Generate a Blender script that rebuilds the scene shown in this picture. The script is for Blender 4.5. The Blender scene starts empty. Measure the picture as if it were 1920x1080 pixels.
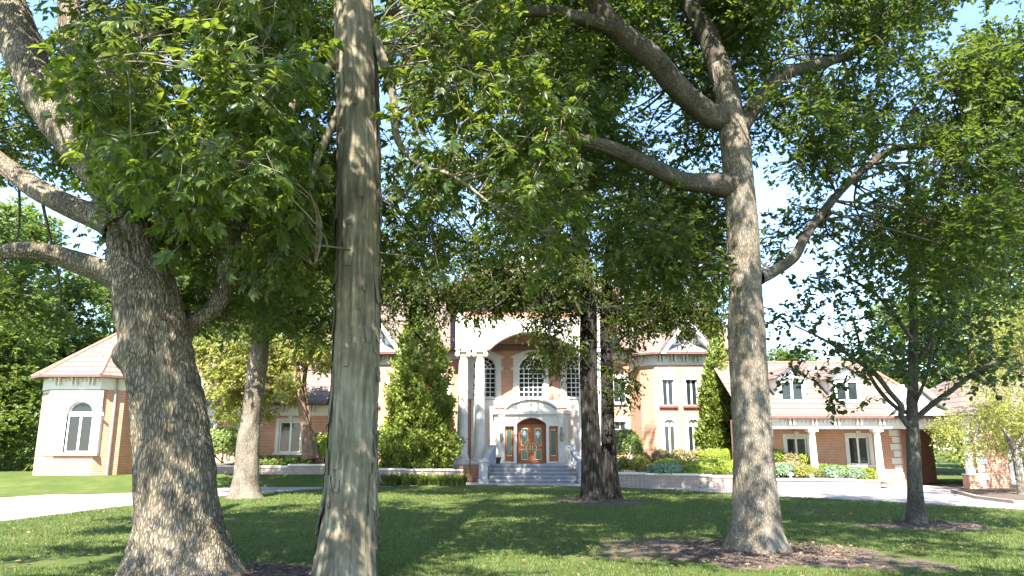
import bpy, math, random
import numpy as np
from mathutils import Vector
random.seed(7)
rng = np.random.default_rng(11)
R = math.radians
# ------------------------------------------------------------------ camera, sky, sun, exposure
sc = bpy.context.scene
TILT = R(12.2); FPX = 1387.0; EYE = 2.0
cam = bpy.data.cameras.new("camera"); camo = bpy.data.objects.new("camera", cam)
sc.collection.objects.link(camo); sc.camera = camo
cam.sensor_width = 36; cam.lens = 36*FPX/1920; cam.clip_end = 2000; cam.clip_start = .05
camo.location = (0, 0, EYE); camo.rotation_euler = (R(90)+TILT, 0, 0)
SUN_EL, SUN_AZ = 50, 8          # sun stands behind the camera, a little to its left
w = bpy.data.worlds.new("World"); sc.world = w; w.use_nodes = True
nt = w.node_tree; bg = nt.nodes["Background"]
sky = nt.nodes.new("ShaderNodeTexSky"); sky.sky_type = 'NISHITA'; sky.sun_disc = False
sky.sun_elevation = R(SUN_EL); sky.sun_rotation = R(180+SUN_AZ); sky.air_density = 1.0; sky.dust_density = .15; sky.ozone_density = 3.0
nt.links.new(sky.outputs[0], bg.inputs[0]); bg.inputs[1].default_value = .12
sun = bpy.data.lights.new("sun", 'SUN'); suno = bpy.data.objects.new("sun", sun); sc.collection.objects.link(suno)
sun.energy = 5.0; sun.angle = R(.5); sun.color = (1, .95, .86)
d = Vector((math.sin(R(SUN_AZ))*math.cos(R(SUN_EL)), math.cos(R(SUN_AZ))*math.cos(R(SUN_EL)), -math.sin(R(SUN_EL))))
suno.rotation_euler = d.to_track_quat('-Z', 'Y').to_euler(); suno.location = (-10, -30, 40)
sc.view_settings.view_transform = 'Standard'; sc.view_settings.look = 'None'
sc.view_settings.exposure = 2.3; sc.view_settings.gamma = 1
sc.render.engine = 'CYCLES'; sc.cycles.max_bounces = 8; sc.cycles.use_denoising = True

# ------------------------------------------------------------------ helpers
def P(u, v, Y):                 # the place at depth Y seen in this direction from where the photographer stood
    dx = (u-960)/FPX; dz = (540-v)/FPX
    s = Y/(math.cos(TILT)-dz*math.sin(TILT))
    return np.array((dx*s, Y, EYE+(math.sin(TILT)+dz*math.cos(TILT))*s))
def G(u, v):
    dx = (u-960)/FPX; dz = (540-v)/FPX
    s = -EYE/(math.sin(TILT)+dz*math.cos(TILT))
    return np.array((dx*s, (math.cos(TILT)-dz*math.sin(TILT))*s, 0.0))
def px2m(Y): return Y/FPX*1.02
def smooth(t): t = np.clip(t, 0, 1); return t*t*(3-2*t)
def hgt(x, y):                  # terrain
    x = np.asarray(x, float); y = np.asarray(y, float)
    far = smooth((-x-14)/5)
    start = 40.2-6.5*far
    L = smooth((-x-6.5)/3)*.62*smooth((y-start)/(2.2+2.6*far))
    return L + .8*smooth((y-60)/60)
def _h(i):
    i = i.astype(np.int64)
    n = (i[..., 0]*73856093) ^ (i[..., 1]*19349663) ^ (i[..., 2]*83492791)
    n = (n ^ (n >> 13))*1274126177 & 0x7fffffff
    n = n ^ (n >> 16)
    return (n & 0xffff)/65535.0
def vnoise(p):
    i = np.floor(p); f = p-i; u = f*f*(3-2*f); r = 0
    for a in (0, 1):
        for b in (0, 1):
            for c in (0, 1):
                wgt = (u[..., 0] if a else 1-u[..., 0])*(u[..., 1] if b else 1-u[..., 1])*(u[..., 2] if c else 1-u[..., 2])
                r = r+wgt*_h(i+np.array((a, b, c)))
    return r
def norm(a): return a/np.maximum(np.linalg.norm(a, axis=-1, keepdims=True), 1e-9)

def link(name, me, parent=None, mat=None):
    o = bpy.data.objects.new(name, me); sc.collection.objects.link(o)
    if mat: me.materials.append(mat)
    if parent: o.parent = parent
    return o
def origin(parent):
    p = np.zeros(3)
    while parent is not None:
        p = p+np.array(parent.location); parent = parent.parent
    return p
def np_mesh(name, V, F, mat, parent=None, smooth_shade=False, loc=None):
    """V (n,3) world coords, F list of index arrays (k,m). One mesh object."""
    V = np.asarray(V, float)
    off = origin(parent)
    if loc is not None: off = off+np.array(loc)
    me = bpy.data.meshes.new(name)
    F = [f for f in F if len(f)]
    me.vertices.add(len(V)); me.vertices.foreach_set("co", (V-off).astype(np.float32).ravel())
    nl = sum(f.size for f in F); npoly = sum(len(f) for f in F)
    me.loops.add(nl); me.loops.foreach_set("vertex_index", np.concatenate([f.ravel() for f in F]).astype(np.int32))
    me.polygons.add(npoly)
    tot = np.concatenate([np.full(len(f), f.shape[1]) for f in F]); st = np.concatenate(([0], np.cumsum(tot)[:-1]))
    me.polygons.foreach_set("loop_start", st.astype(np.int32)); me.polygons.foreach_set("loop_total", tot.astype(np.int32))
    me.update(calc_edges=True); me.validate()
    if smooth_shade: me.polygons.foreach_set("use_smooth", np.ones(len(me.polygons), bool))
    o = link(name, me, parent, mat)
    if loc is not None: o.location = loc
    return o
class MB:
    def __init__(s): s.v = []; s.f = []
    def add(s, vs, fs):
        n = len(s.v); s.v += [tuple(map(float, a)) for a in vs]; s.f += [tuple(n+i for i in f) for f in fs]; return s
    def box(s, x0, x1, y0, y1, z0, z1):
        if x0 > x1: x0, x1 = x1, x0
        return s.add([(x0,y0,z0),(x1,y0,z0),(x1,y1,z0),(x0,y1,z0),(x0,y0,z1),(x1,y0,z1),(x1,y1,z1),(x0,y1,z1)],
              [(0,3,2,1),(4,5,6,7),(0,1,5,4),(1,2,6,5),(2,3,7,6),(3,0,4,7)])
    def prism(s, poly, y0, y1):         # poly of (x,z), extruded along y
        n = len(poly)
        a = sum(poly[i][0]*poly[(i+1)%n][1]-poly[(i+1)%n][0]*poly[i][1] for i in range(n))
        if a < 0: poly = poly[::-1]
        return s.add([(x, y0, z) for x, z in poly]+[(x, y1, z) for x, z in poly],
              [tuple(range(n)), tuple(range(2*n-1, n-1, -1))]+[(i, n+i, n+(i+1)%n, (i+1)%n) for i in range(n)])
    def vprism(s, poly, z0, z1):        # poly of (x,y), extruded along z
        n = len(poly)
        a = sum(poly[i][0]*poly[(i+1)%n][1]-poly[(i+1)%n][0]*poly[i][1] for i in range(n))
        if a < 0: poly = poly[::-1]
        return s.add([(x, y, z0) for x, y in poly]+[(x, y, z1) for x, y in poly],
              [tuple(range(n-1, -1, -1)), tuple(range(n, 2*n))]+[(i, (i+1)%n, n+(i+1)%n, n+i) for i in range(n)])
    def lathe(s, cx, cy, prof, n=20):   # prof of (r,z)
        vs = []; fs = []
        for r, z in prof:
            for k in range(n): vs.append((cx+r*math.cos(2*math.pi*k/n), cy+r*math.sin(2*math.pi*k/n), z))
        for j in range(len(prof)-1):
            for k in range(n): fs.append((j*n+k, j*n+(k+1)%n, (j+1)*n+(k+1)%n, (j+1)*n+k))
        fs.append(tuple(range(n-1, -1, -1))); fs.append(tuple((len(prof)-1)*n+k for k in range(n)))
        return s.add(vs, fs)
    def band(s, inner, outer, y0, y1, closed=False):   # ring between two (x,z) polylines, extruded
        n = len(inner); m = n if closed else n-1
        vs = [(x, y0, z) for x, z in inner]+[(x, y0, z) for x, z in outer]+[(x, y1, z) for x, z in inner]+[(x, y1, z) for x, z in outer]
        fs = []
        for i in range(m):
            j = (i+1) % n
            fs += [(i, j, n+j, n+i), (2*n+i, 3*n+i, 3*n+j, 2*n+j), (i, 2*n+i, 2*n+j, j), (n+i, n+j, 3*n+j, 3*n+i)]
        if not closed: fs += [(0, n, 3*n, 2*n), (n-1, 3*n-1, 4*n-1, 2*n-1)]
        return s.add(vs, fs)
    def bar(s, a, b, r, n=6):
        a = Vector(a); b = Vector(b); t = (b-a).normalized(); u = t.orthogonal().normalized(); q = t.cross(u)
        vs = [p+u*r*math.cos(2*math.pi*k/n)+q*r*math.sin(2*math.pi*k/n) for p in (a, b) for k in range(n)]
        return s.add(vs, [(k, (k+1)%n, n+(k+1)%n, n+k) for k in range(n)]+[tuple(range(n-1,-1,-1)), tuple(range(n,2*n))])
    def build(s, name, mat, parent=None, smooth_shade=False):
        off = origin(parent); me = bpy.data.meshes.new(name)
        me.from_pydata([(a-off[0], b-off[1], c-off[2]) for a, b, c in s.v], [], s.f)
        import bmesh
        bm = bmesh.new(); bm.from_mesh(me); bmesh.ops.recalc_face_normals(bm, faces=bm.faces); bm.to_mesh(me); bm.free()
        if smooth_shade:
            me.polygons.foreach_set("use_smooth", np.ones(len(me.polygons), bool))
        return link(name, me, parent, mat)
def tag(o, label=None, cat=None, group=None, kind=None):
    if label: o["label"] = label
    if cat: o["category"] = cat
    if group: o["group"] = group
    if kind: o["kind"] = kind
    return o
def thing(name, loc, label, cat, group=None):
    o = bpy.data.objects.new(name, None); sc.collection.objects.link(o); o.location = [float(a) for a in loc]
    o.empty_display_size = .3
    return tag(o, label, cat, group)

# ------------------------------------------------------------------ materials
def newmat(name):
    m = bpy.data.materials.new(name); m.use_nodes = True
    return m, m.node_tree, m.node_tree.nodes["Principled BSDF"]
def N(nt, t, **kw):
    n = nt.nodes.new(t)
    for k, v in kw.items(): setattr(n, k, v)
    return n
def ramp(nt, fac, stops):
    r = N(nt, "ShaderNodeValToRGB"); el = r.color_ramp.elements
    while len(el) < len(stops): el.new(.5)
    for e, (p, c) in zip(el, stops): e.position = p; e.color = (*c, 1)
    nt.links.new(fac, r.inputs[0]); return r.outputs[0]
def noise(nt, vec, scale, detail=5, rough=.6):
    n = N(nt, "ShaderNodeTexNoise"); n.inputs["Scale"].default_value = scale; n.inputs["Detail"].default_value = detail
    n.inputs["Roughness"].default_value = rough
    if vec is not None: nt.links.new(vec, n.inputs["Vector"])
    return n.outputs["Fac"]
def objco(nt, sx=1, sy=1, sz=1, out="Object"):
    t = N(nt, "ShaderNodeTexCoord"); m = N(nt, "ShaderNodeMapping"); m.inputs["Scale"].default_value = (sx, sy, sz)
    nt.links.new(t.outputs[out], m.inputs["Vector"]); return m.outputs[0]
def bump(nt, bs, h, strength, dist):
    b = N(nt, "ShaderNodeBump"); b.inputs["Strength"].default_value = strength; b.inputs["Distance"].default_value = dist
    nt.links.new(h, b.inputs["Height"]); nt.links.new(b.outputs[0], bs.inputs["Normal"])
def mat_noisy(name, c1, c2, scale=3, rough=.8, bumpd=0, sx=1, sy=1, sz=1, bscale=None, spec=.3):
    m, nt, bs = newmat(name); co = objco(nt, sx, sy, sz)
    f = noise(nt, co, scale)
    nt.links.new(ramp(nt, f, [(.3, c1), (.7, c2)]), bs.inputs["Base Color"]); bs.inputs["Roughness"].default_value = rough
    bs.inputs["Specular IOR Level"].default_value = spec
    if bumpd: bump(nt, bs, noise(nt, co, bscale or scale*4), .6, bumpd)
    return m
def mat_leaf(name, cols, trans, tfac=.5, rough=.5):
    m, nt, bs = newmat(name)
    g = N(nt, "ShaderNodeNewGeometry")
    t = N(nt, "ShaderNodeTexCoord")
    nz = noise(nt, t.outputs["Object"], .55, 2)
    mx = N(nt, "ShaderNodeMath", operation='MULTIPLY_ADD'); mx.inputs[1].default_value = .62; 
    nt.links.new(g.outputs["Random Per Island"], mx.inputs[0])
    sb = N(nt, "ShaderNodeMath", operation='MULTIPLY_ADD'); sb.inputs[1].default_value = 1.1; sb.inputs[2].default_value = -.36
    nt.links.new(nz, sb.inputs[0]); nt.links.new(sb.outputs[0], mx.inputs[2])
    n = len(cols)
    col = ramp(nt, mx.outputs[0], [(i/(n-1), c) for i, c in enumerate(cols)])
    nt.links.new(col, bs.inputs["Base Color"]); bs.inputs["Roughness"].default_value = rough
    bs.inputs["Specular IOR Level"].default_value = .45
    tr = N(nt, "ShaderNodeBsdfTranslucent")
    tm = N(nt, "ShaderNodeMix", data_type='RGBA', blend_type='MIX'); tm.inputs[0].default_value = .75
    nt.links.new(col, tm.inputs[6]); tm.inputs[7].default_value = (*trans, 1)
    nt.links.new(tm.outputs[2], tr.inputs[0])
    ms = N(nt, "ShaderNodeMixShader"); ms.inputs[0].default_value = tfac
    nt.links.new(bs.outputs[0], ms.inputs[1]); nt.links.new(tr.outputs[0], ms.inputs[2])
    nt.links.new(ms.outputs[0], nt.nodes["Material Output"].inputs["Surface"])
    return m
def mat_bark(name, dark, mid, light, fx=26, fz=4, bd=.02, moss=None, crack=17, ckamt=1.0):
    m, nt, bs = newmat(name)
    co = objco(nt, 1, 1, fz/fx)
    f1 = noise(nt, co, fx, 6, .65); f2 = noise(nt, objco(nt), 2.2, 4)
    ad = N(nt, "ShaderNodeMath", operation='MULTIPLY_ADD'); ad.inputs[1].default_value = .45
    nt.links.new(f2, ad.inputs[0]); sc_ = N(nt, "ShaderNodeMath", operation='MULTIPLY'); sc_.inputs[1].default_value = .6
    nt.links.new(f1, sc_.inputs[0]); nt.links.new(sc_.outputs[0], ad.inputs[2])
    col = ramp(nt, ad.outputs[0], [(.36, dark), (.5, mid), (.66, light)])
    if moss:
        f3 = noise(nt, objco(nt), 5, 6, .7); k = ramp(nt, f3, [(.52, (0,0,0)), (.66, (1,1,1))])
        mx = N(nt, "ShaderNodeMix", data_type='RGBA'); mm = N(nt, "ShaderNodeMath", operation='MULTIPLY'); mm.inputs[1].default_value = .5
        nt.links.new(k, mm.inputs[0]); nt.links.new(mm.outputs[0], mx.inputs[0]); nt.links.new(col, mx.inputs[6]); mx.inputs[7].default_value = (*moss, 1)
        col = mx.outputs[2]
    wv = N(nt, "ShaderNodeTexNoise"); wv.inputs["Scale"].default_value = 7; nt.links.new(co, wv.inputs["Vector"])
    wm = N(nt, "ShaderNodeMix", data_type='VECTOR'); wm.inputs[0].default_value = .06; nt.links.new(co, wm.inputs[4]); nt.links.new(wv.outputs["Color"], wm.inputs[5])
    vo = N(nt, "ShaderNodeTexVoronoi", feature='DISTANCE_TO_EDGE'); vo.inputs["Scale"].default_value = crack; nt.links.new(wm.outputs[1], vo.inputs["Vector"])
    ck = ramp(nt, vo.outputs["Distance"], [(0.0, (0,0,0)), (.22, (1,1,1))])
    f4 = noise(nt, objco(nt), 1.7, 3); cm = N(nt, "ShaderNodeMath", operation='MULTIPLY_ADD'); cm.inputs[1].default_value = -.9; cm.inputs[2].default_value = 1.25; nt.links.new(f4, cm.inputs[0])
    fm = N(nt, "ShaderNodeMath", operation='MAXIMUM'); nt.links.new(ck, fm.inputs[0]); ic = N(nt, "ShaderNodeMath", operation='SUBTRACT'); ic.inputs[0].default_value = 1.05+(1-ckamt); nt.links.new(cm.outputs[0], ic.inputs[1]); nt.links.new(ic.outputs[0], fm.inputs[1])
    mk = N(nt, "ShaderNodeMix", data_type='RGBA'); nt.links.new(fm.outputs[0], mk.inputs[0]); mk.inputs[6].default_value = (dark[0]*.4, dark[1]*.4, dark[2]*.4, 1); nt.links.new(col, mk.inputs[7])
    nt.links.new(mk.outputs[2], bs.inputs["Base Color"]); bs.inputs["Roughness"].default_value = .92; bs.inputs["Specular IOR Level"].default_value = .15
    hh = N(nt, "ShaderNodeMath", operation='MULTIPLY_ADD'); hh.inputs[1].default_value = .7; nt.links.new(fm.outputs[0], hh.inputs[0]); nt.links.new(f1, hh.inputs[2])
    bump(nt, bs, hh.outputs[0], 1, bd)
    return m
def mat_brick(name, c1, c2, mortar, angle=0):
    m, nt, bs = newmat(name)
    t = N(nt, "ShaderNodeTexCoord"); sp = N(nt, "ShaderNodeSeparateXYZ"); nt.links.new(t.outputs["Object"], sp.inputs[0])
    ad = N(nt, "ShaderNodeMath", operation='ADD'); nt.links.new(sp.outputs[0], ad.inputs[0]); nt.links.new(sp.outputs[1], ad.inputs[1])
    cb = N(nt, "ShaderNodeCombineXYZ"); nt.links.new(ad.outputs[0], cb.inputs[0]); nt.links.new(sp.outputs[2], cb.inputs[1])
    b = N(nt, "ShaderNodeTexBrick"); nt.links.new(cb.outputs[0], b.inputs[0])
    b.inputs["Scale"].default_value = 1; b.inputs["Brick Width"].default_value = .23; b.inputs["Row Height"].default_value = .085
    b.inputs["Mortar Size"].default_value = .009; b.inputs["Color1"].default_value = (*c1, 1); b.inputs["Color2"].default_value = (*c2, 1)
    b.inputs["Mortar"].default_value = (*mortar, 1)
    f = noise(nt, objco(nt), 1.2, 5)
    hs = N(nt, "ShaderNodeMix", data_type='RGBA', blend_type='MULTIPLY'); hs.inputs[0].default_value = .5
    nt.links.new(b.outputs[0], hs.inputs[6]); nt.links.new(ramp(nt, f, [(.3, (.7,.7,.7)), (.7, (1.1,1.1,1.1))]), hs.inputs[7])
    nt.links.new(hs.outputs[2], bs.inputs["Base Color"]); bs.inputs["Roughness"].default_value = .9
    bump(nt, bs, b.outputs["Fac"], -.4, .01)
    return m
def mat_tiles(name, c1, c2, row=.47):
    m, nt, bs = newmat(name)
    t = N(nt, "ShaderNodeTexCoord"); sp = N(nt, "ShaderNodeSeparateXYZ"); nt.links.new(t.outputs["Object"], sp.inputs[0])
    ad = N(nt, "ShaderNodeMath", operation='ADD'); nt.links.new(sp.outputs[0], ad.inputs[0]); nt.links.new(sp.outputs[1], ad.inputs[1])
    cb = N(nt, "ShaderNodeCombineXYZ"); nt.links.new(ad.outputs[0], cb.inputs[0]); nt.links.new(sp.outputs[2], cb.inputs[1])
    b = N(nt, "ShaderNodeTexBrick"); nt.links.new(cb.outputs[0], b.inputs[0])
    b.inputs["Scale"].default_value = 1; b.inputs["Brick Width"].default_value = 1.9; b.inputs["Row Height"].default_value = row*.66
    b.inputs["Mortar Size"].default_value = .022; b.inputs["Color1"].default_value = (*c1, 1); b.inputs["Color2"].default_value = (*c2, 1)
    b.inputs["Mortar"].default_value = (c1[0]*.42, c1[1]*.36, c1[2]*.36, 1)
    nt.links.new(b.outputs[0], bs.inputs["Base Color"]); bs.inputs["Roughness"].default_value = .75
    # each course laps over the one below: a saw-tooth height along the slope
    md = N(nt, "ShaderNodeMath", operation='MODULO'); md.inputs[1].default_value = row*.66; nt.links.new(sp.outputs[2], md.inputs[0])
    bump(nt, bs, md.outputs[0], -.9, .25)
    return m
M = {}
M['stone'] = mat_noisy('limestone', (.56,.52,.46), (.68,.64,.57), 1.5, .85, .004)
M['stone_grey'] = mat_noisy('weathered_stone', (.30,.30,.31), (.42,.41,.41), 6, .9, .006)
M['trim'] = mat_noisy('painted_trim', (.60,.56,.48), (.68,.64,.56), 2, .6)
M['white'] = mat_noisy('white_paint', (.76,.76,.75), (.82,.82,.80), 2, .5)
M['brick'] = mat_brick('brick', (.42,.165,.085), (.49,.215,.12), (.56,.46,.37))
M['tiles'] = mat_tiles('roof_tiles', (.165,.115,.09), (.195,.138,.11))
M['ridge'] = mat_noisy('ridge_tiles', (.38,.13,.09), (.46,.17,.12), 4, .7)
M['gutter'] = mat_noisy('dark_gutter', (.12,.07,.06), (.16,.09,.08), 3, .5)
M['metal'] = mat_noisy('standing_metal', (.22,.20,.18), (.30,.28,.26), 3, .4)
M['wood'] = mat_noisy('door_wood', (.34,.10,.035), (.44,.15,.05), 6, .4, 0, 4, 4, .5)
M['darkwood_sill_shade'] = mat_noisy('dark_door_frame_sill_shade', (.14,.035,.03), (.19,.05,.04), 6, .45)  # door frame wood; also colours the bay sills dark in place of shadow
M['gold'] = mat_noisy('gilt_moulding', (.70,.55,.30), (.80,.68,.42), 6, .35)
m, nt_, bs = newmat('window_glass'); bs.inputs["Base Color"].default_value = (.018,.024,.026,1); bs.inputs["Roughness"].default_value = .06; bs.inputs["Specular IOR Level"].default_value = .4
n_ = noise(nt_, objco(nt_), 3.5, 2); bump(nt_, bs, n_, .12, .03); M['glass'] = m
m, nt_, bs = newmat('door_glass'); bs.inputs["Base Color"].default_value = (.03,.075,.06,1); bs.inputs["Roughness"].default_value = .15; M['doorglass'] = m
M['black'] = mat_noisy('black_iron', (.02,.02,.02), (.035,.033,.03), 4, .5)
M['soil'] = mat_noisy('mulch', (.06,.04,.03), (.14,.10,.078), 14, .95, .03, bscale=60)
M['paver'] = mat_brick('paver', (.40,.37,.35), (.46,.43,.41), (.34,.31,.29))
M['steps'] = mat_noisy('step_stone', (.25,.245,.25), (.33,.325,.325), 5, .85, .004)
M['riser'] = mat_noisy('shaded_riser', (.15,.148,.155), (.21,.207,.21), 5, .9, .004)  # darker copy of the step stone, riser shade put into the colour
M['wallblock'] = mat_brick('wall_block', (.29,.225,.185), (.36,.29,.245), (.18,.145,.12))
M['pot'] = mat_noisy('dark_pot', (.06,.04,.035), (.09,.06,.05), 5, .5)
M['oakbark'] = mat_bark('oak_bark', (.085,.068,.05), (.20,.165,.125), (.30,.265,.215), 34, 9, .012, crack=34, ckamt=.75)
M['limbbark'] = mat_bark('limb_bark', (.04,.033,.026), (.095,.08,.062), (.17,.148,.12), 34, 9, .012, crack=34, ckamt=.7)  # oak bark darkened for younger wood, with canopy shade put into the colour
M['oakbark2'] = mat_bark('mossy_oak_bark', (.10,.08,.055), (.235,.19,.135), (.37,.32,.245), 30, 6.5, .03, moss=(.30,.27,.13), crack=27, ckamt=.95)
M['shagbark'] = mat_bark('shaggy_bark', (.09,.072,.048), (.19,.16,.11), (.30,.262,.19), 11, 1.2, .02, moss=(.24,.235,.12), crack=8, ckamt=.6)
M['darkbark'] = mat_bark('dark_bark', (.014,.012,.010), (.032,.028,.024), (.07,.063,.055), 24, 2, .02, crack=9)
M['palebark'] = mat_bark('pale_bark', (.10,.085,.07), (.22,.19,.15), (.34,.31,.26), 20, 5, .01)
M['birchbark'] = mat_bark('peeling_bark', (.14,.08,.05), (.28,.17,.11), (.40,.29,.21), 14, 14, .01)
M['oakleaf'] = mat_leaf('oak_leaf', [(.017,.036,.009), (.032,.063,.013), (.05,.086,.017), (.095,.11,.026)], (.21,.29,.03))
M['hickleaf'] = mat_leaf('hickory_leaf', [(.022,.042,.008), (.038,.07,.013), (.058,.094,.018), (.12,.132,.03)], (.25,.32,.03), .52, .4)
M['midleaf'] = mat_leaf('mid_leaf', [(.022,.037,.009), (.038,.06,.012), (.056,.078,.015), (.10,.075,.026)], (.18,.24,.025))
M['pearleaf'] = mat_leaf('round_leaf', [(.024,.044,.016), (.042,.078,.018), (.062,.10,.022), (.095,.055,.032)], (.16,.24,.03), .3, .35)
M['yelleaf'] = mat_leaf('yellow_leaf', [(.15,.18,.035), (.22,.24,.05), (.28,.28,.06), (.30,.22,.09)], (.42,.46,.11))
M['bgleaf'] = mat_leaf('far_leaf', [(.046,.082,.026), (.075,.122,.03), (.11,.16,.036), (.16,.185,.04)], (.26,.35,.055))
M['yelgreen'] = mat_leaf('fresh_leaf', [(.05,.09,.02), (.08,.13,.025), (.12,.165,.03), (.16,.18,.035)], (.26,.33,.045))
M['arbor'] = mat_leaf('cedar_leaf', [(.08,.12,.02), (.14,.19,.03), (.20,.25,.04), (.26,.28,.06)], (.24,.30,.04), .25, .6)
M['box'] = mat_leaf('box_leaf', [(.16,.22,.022), (.21,.28,.03), (.26,.32,.036), (.30,.34,.05)], (.25,.35,.04), .25, .45)
M['shrub'] = mat_leaf('shrub_leaf', [(.08,.13,.03), (.13,.19,.04), (.18,.23,.05), (.24,.23,.08)], (.22,.32,.04), .25, .5)
M['redshrub'] = mat_leaf('red_shrub_leaf', [(.15,.17,.05), (.22,.21,.07), (.28,.20,.11), (.30,.16,.11)], (.26,.24,.06), .25, .5)
M['bluegreen'] = mat_leaf('juniper_leaf', [(.10,.17,.09), (.14,.22,.12), (.19,.28,.16), (.22,.29,.17)], (.20,.30,.10), .2, .6)
M['grassblade'] = mat_leaf('grass_blade', [(.052,.082,.016), (.075,.112,.02), (.105,.14,.028), (.18,.165,.06)], (.20,.25,.05), .3, .6)
M['lily'] = mat_leaf('lily_leaf', [(.05,.09,.02), (.08,.13,.025), (.12,.16,.03), (.26,.22,.07)], (.25,.32,.04), .3, .5)
M['petal'] = mat_noisy('lily_petal', (.75,.42,.06), (.85,.55,.12), 5, .5)
M['chips'] = mat_leaf('bark_chip', [(.045,.03,.022), (.09,.06,.045), (.15,.11,.085), (.10,.075,.06)], (.1,.07,.05), .03, .9)
M['litter'] = mat_leaf('dry_leaf', [(.10,.06,.03), (.16,.10,.05), (.22,.15,.08), (.14,.13,.05)], (.2,.15,.05), .15, .7)
# lawn ground
m, nt_, bs = newmat('lawn_turf'); co = objco(nt_)
a = noise(nt_, co, .8, 8, .7); b_ = noise(nt_, co, 28, 5, .7)
mu = N(nt_, "ShaderNodeMath", operation='MULTIPLY_ADD'); mu.inputs[1].default_value = .5; nt_.links.new(b_, mu.inputs[0])
m2 = N(nt_, "ShaderNodeMath", operation='MULTIPLY'); m2.inputs[1].default_value = .5; nt_.links.new(a, m2.inputs[0]); nt_.links.new(m2.outputs[0], mu.inputs[2])
nt_.links.new(ramp(nt_, mu.outputs[0], [(.33, (.045,.064,.016)), (.5, (.075,.105,.025)), (.66, (.155,.15,.055))]), bs.inputs["Base Color"])
bs.inputs["Roughness"].default_value = .95; bs.inputs["Specular IOR Level"].default_value = .1; bump(nt_, bs, b_, 1, .05); M['lawn'] = m
# driveway pavers
m, nt_, bs = newmat('drive_pavers')
t_ = N(nt_, "ShaderNodeTexCoord"); b_ = N(nt_, "ShaderNodeTexBrick"); nt_.links.new(t_.outputs["Object"], b_.inputs[0])
b_.inputs["Scale"].default_value = 1; b_.inputs["Brick Width"].default_value = .22; b_.inputs["Row Height"].default_value = .11; b_.inputs["Mortar Size"].default_value = .006
b_.inputs["Color1"].default_value = (.27,.24,.23,1); b_.inputs["Color2"].default_value = (.34,.305,.29,1); b_.inputs["Mortar"].default_value = (.16,.14,.13,1)
x_ = N(nt_, "ShaderNodeMix", data_type='RGBA', blend_type='MULTIPLY'); x_.inputs[0].default_value = .6
nt_.links.new(b_.outputs[0], x_.inputs[6]); nt_.links.new(ramp(nt_, noise(nt_, t_.outputs["Object"], .7, 6), [(.3, (.75,.74,.73)), (.7, (1.1,1.1,1.1))]), x_.inputs[7])
nt_.links.new(x_.outputs[2], bs.inputs["Base Color"]); bs.inputs["Roughness"].default_value = .9; M['drive'] = m

# ------------------------------------------------------------------ ground, drive, beds
xs = np.concatenate((np.linspace(-300, -45, 18), np.arange(-42, 44, 1.0), np.linspace(48, 300, 18)))
ys = np.concatenate((np.linspace(-60, 4, 10), np.arange(6, 62, 1.0), np.linspace(66, 500, 20)))
X, Y = np.meshgrid(xs, ys); V = np.stack((X, Y, hgt(X, Y)), -1).reshape(-1, 3)
nx = len(xs); ii = (np.arange(len(ys)-1)[:, None]*nx+np.arange(nx-1)[None]).ravel()
tag(np_mesh('lawn', V, [np.stack((ii, ii+1, ii+nx+1, ii+nx), 1)], M['lawn'], None, True), kind='structure')
near_px = [(-260,1006),(0,978),(130,962),(260,946),(440,928),(610,916),(760,911.5),(900,909),(1050,911),(1160,914),(1300,920),(1450,931),(1650,940),(1920,956),(2150,972)]
far_px  = [(-260,948),(0,934),(130,925),(260,915),(440,906),(610,901),(760,902.5),(900,902.5),(1050,902.5),(1160,904),(1300,908),(1450,911),(1650,913),(1800,908),(2150,912)]
def curve(pts, n):
    p = np.array([G(*q)[:2] for q in pts]); t = np.linspace(0, 1, len(p)); s = np.linspace(0, 1, n)
    return np.stack((np.interp(s, t, p[:, 0]), np.interp(s, t, p[:, 1])), 1)
ne = curve(near_px, 140); fe = curve(far_px, 140)
fe[:, 1] += .25
fe[:, 1] = np.where(fe[:, 0] < -6.2, np.minimum(fe[:, 1], 40.0-6.5*smooth((-fe[:, 0]-14)/5)), fe[:, 1])
rows = np.linspace(0, 1, 12)
V = (ne[None]*(1-rows)[:, None, None]+fe[None]*rows[:, None, None])
V3 = np.concatenate((V, (hgt(V[..., 0], V[..., 1])+.006)[..., None]), -1).reshape(-1, 3)
ii = (np.arange(11)[:, None]*140+np.arange(139)[None]).ravel()
tag(np_mesh('driveway', V3, [np.stack((ii, ii+1, ii+141, ii+140), 1)], M['drive'], None, True), kind='structure')
def near_edge_y(x): return np.interp(x, ne[:, 0], ne[:, 1])
def far_edge_y(x): return np.interp(x, fe[:, 0], fe[:, 1])
# mulch rings round the trees
def mulch(name, c, rx, ry, seed):
    n = 48; a = np.linspace(0, 2*np.pi, n, endpoint=False)
    k = np.random.default_rng(seed).normal(0, 1, (5, 2))
    r = 1+sum(.09/(j+1)**.5*(k[j, 0]*np.cos((j+2)*a)+k[j, 1]*np.sin((j+2)*a)) for j in range(5))
    V = []; 
    for f, z in ((1, .003), (.9, .008), (.6, .02), (.3, .05), (0.02, .08)):
        x = c[0]+rx*f*r*np.cos(a); y = c[1]+ry*f*r*np.sin(a)
        zz = hgt(x, y)+z+(.03*(vnoise(np.stack((x*5, y*5, x*0), -1))-.3) if f < 1 else 0)
        V.append(np.stack((x, y, zz), 1))
    V = np.concatenate(V); F = []
    for j in range(4):
        i = np.arange(n); F.append(np.stack((j*n+i, j*n+(i+1) % n, (j+1)*n+(i+1) % n, (j+1)*n+i), 1))
    tag(np_mesh(name, V, F, M['soil'], None, True), kind='structure')
RO = G(1420, 1035); LO = G(335, 1088); SH = G(645, 1097); TW = G(1117, 940); LM = G(460, 934); RS = G(1719, 985)
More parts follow.
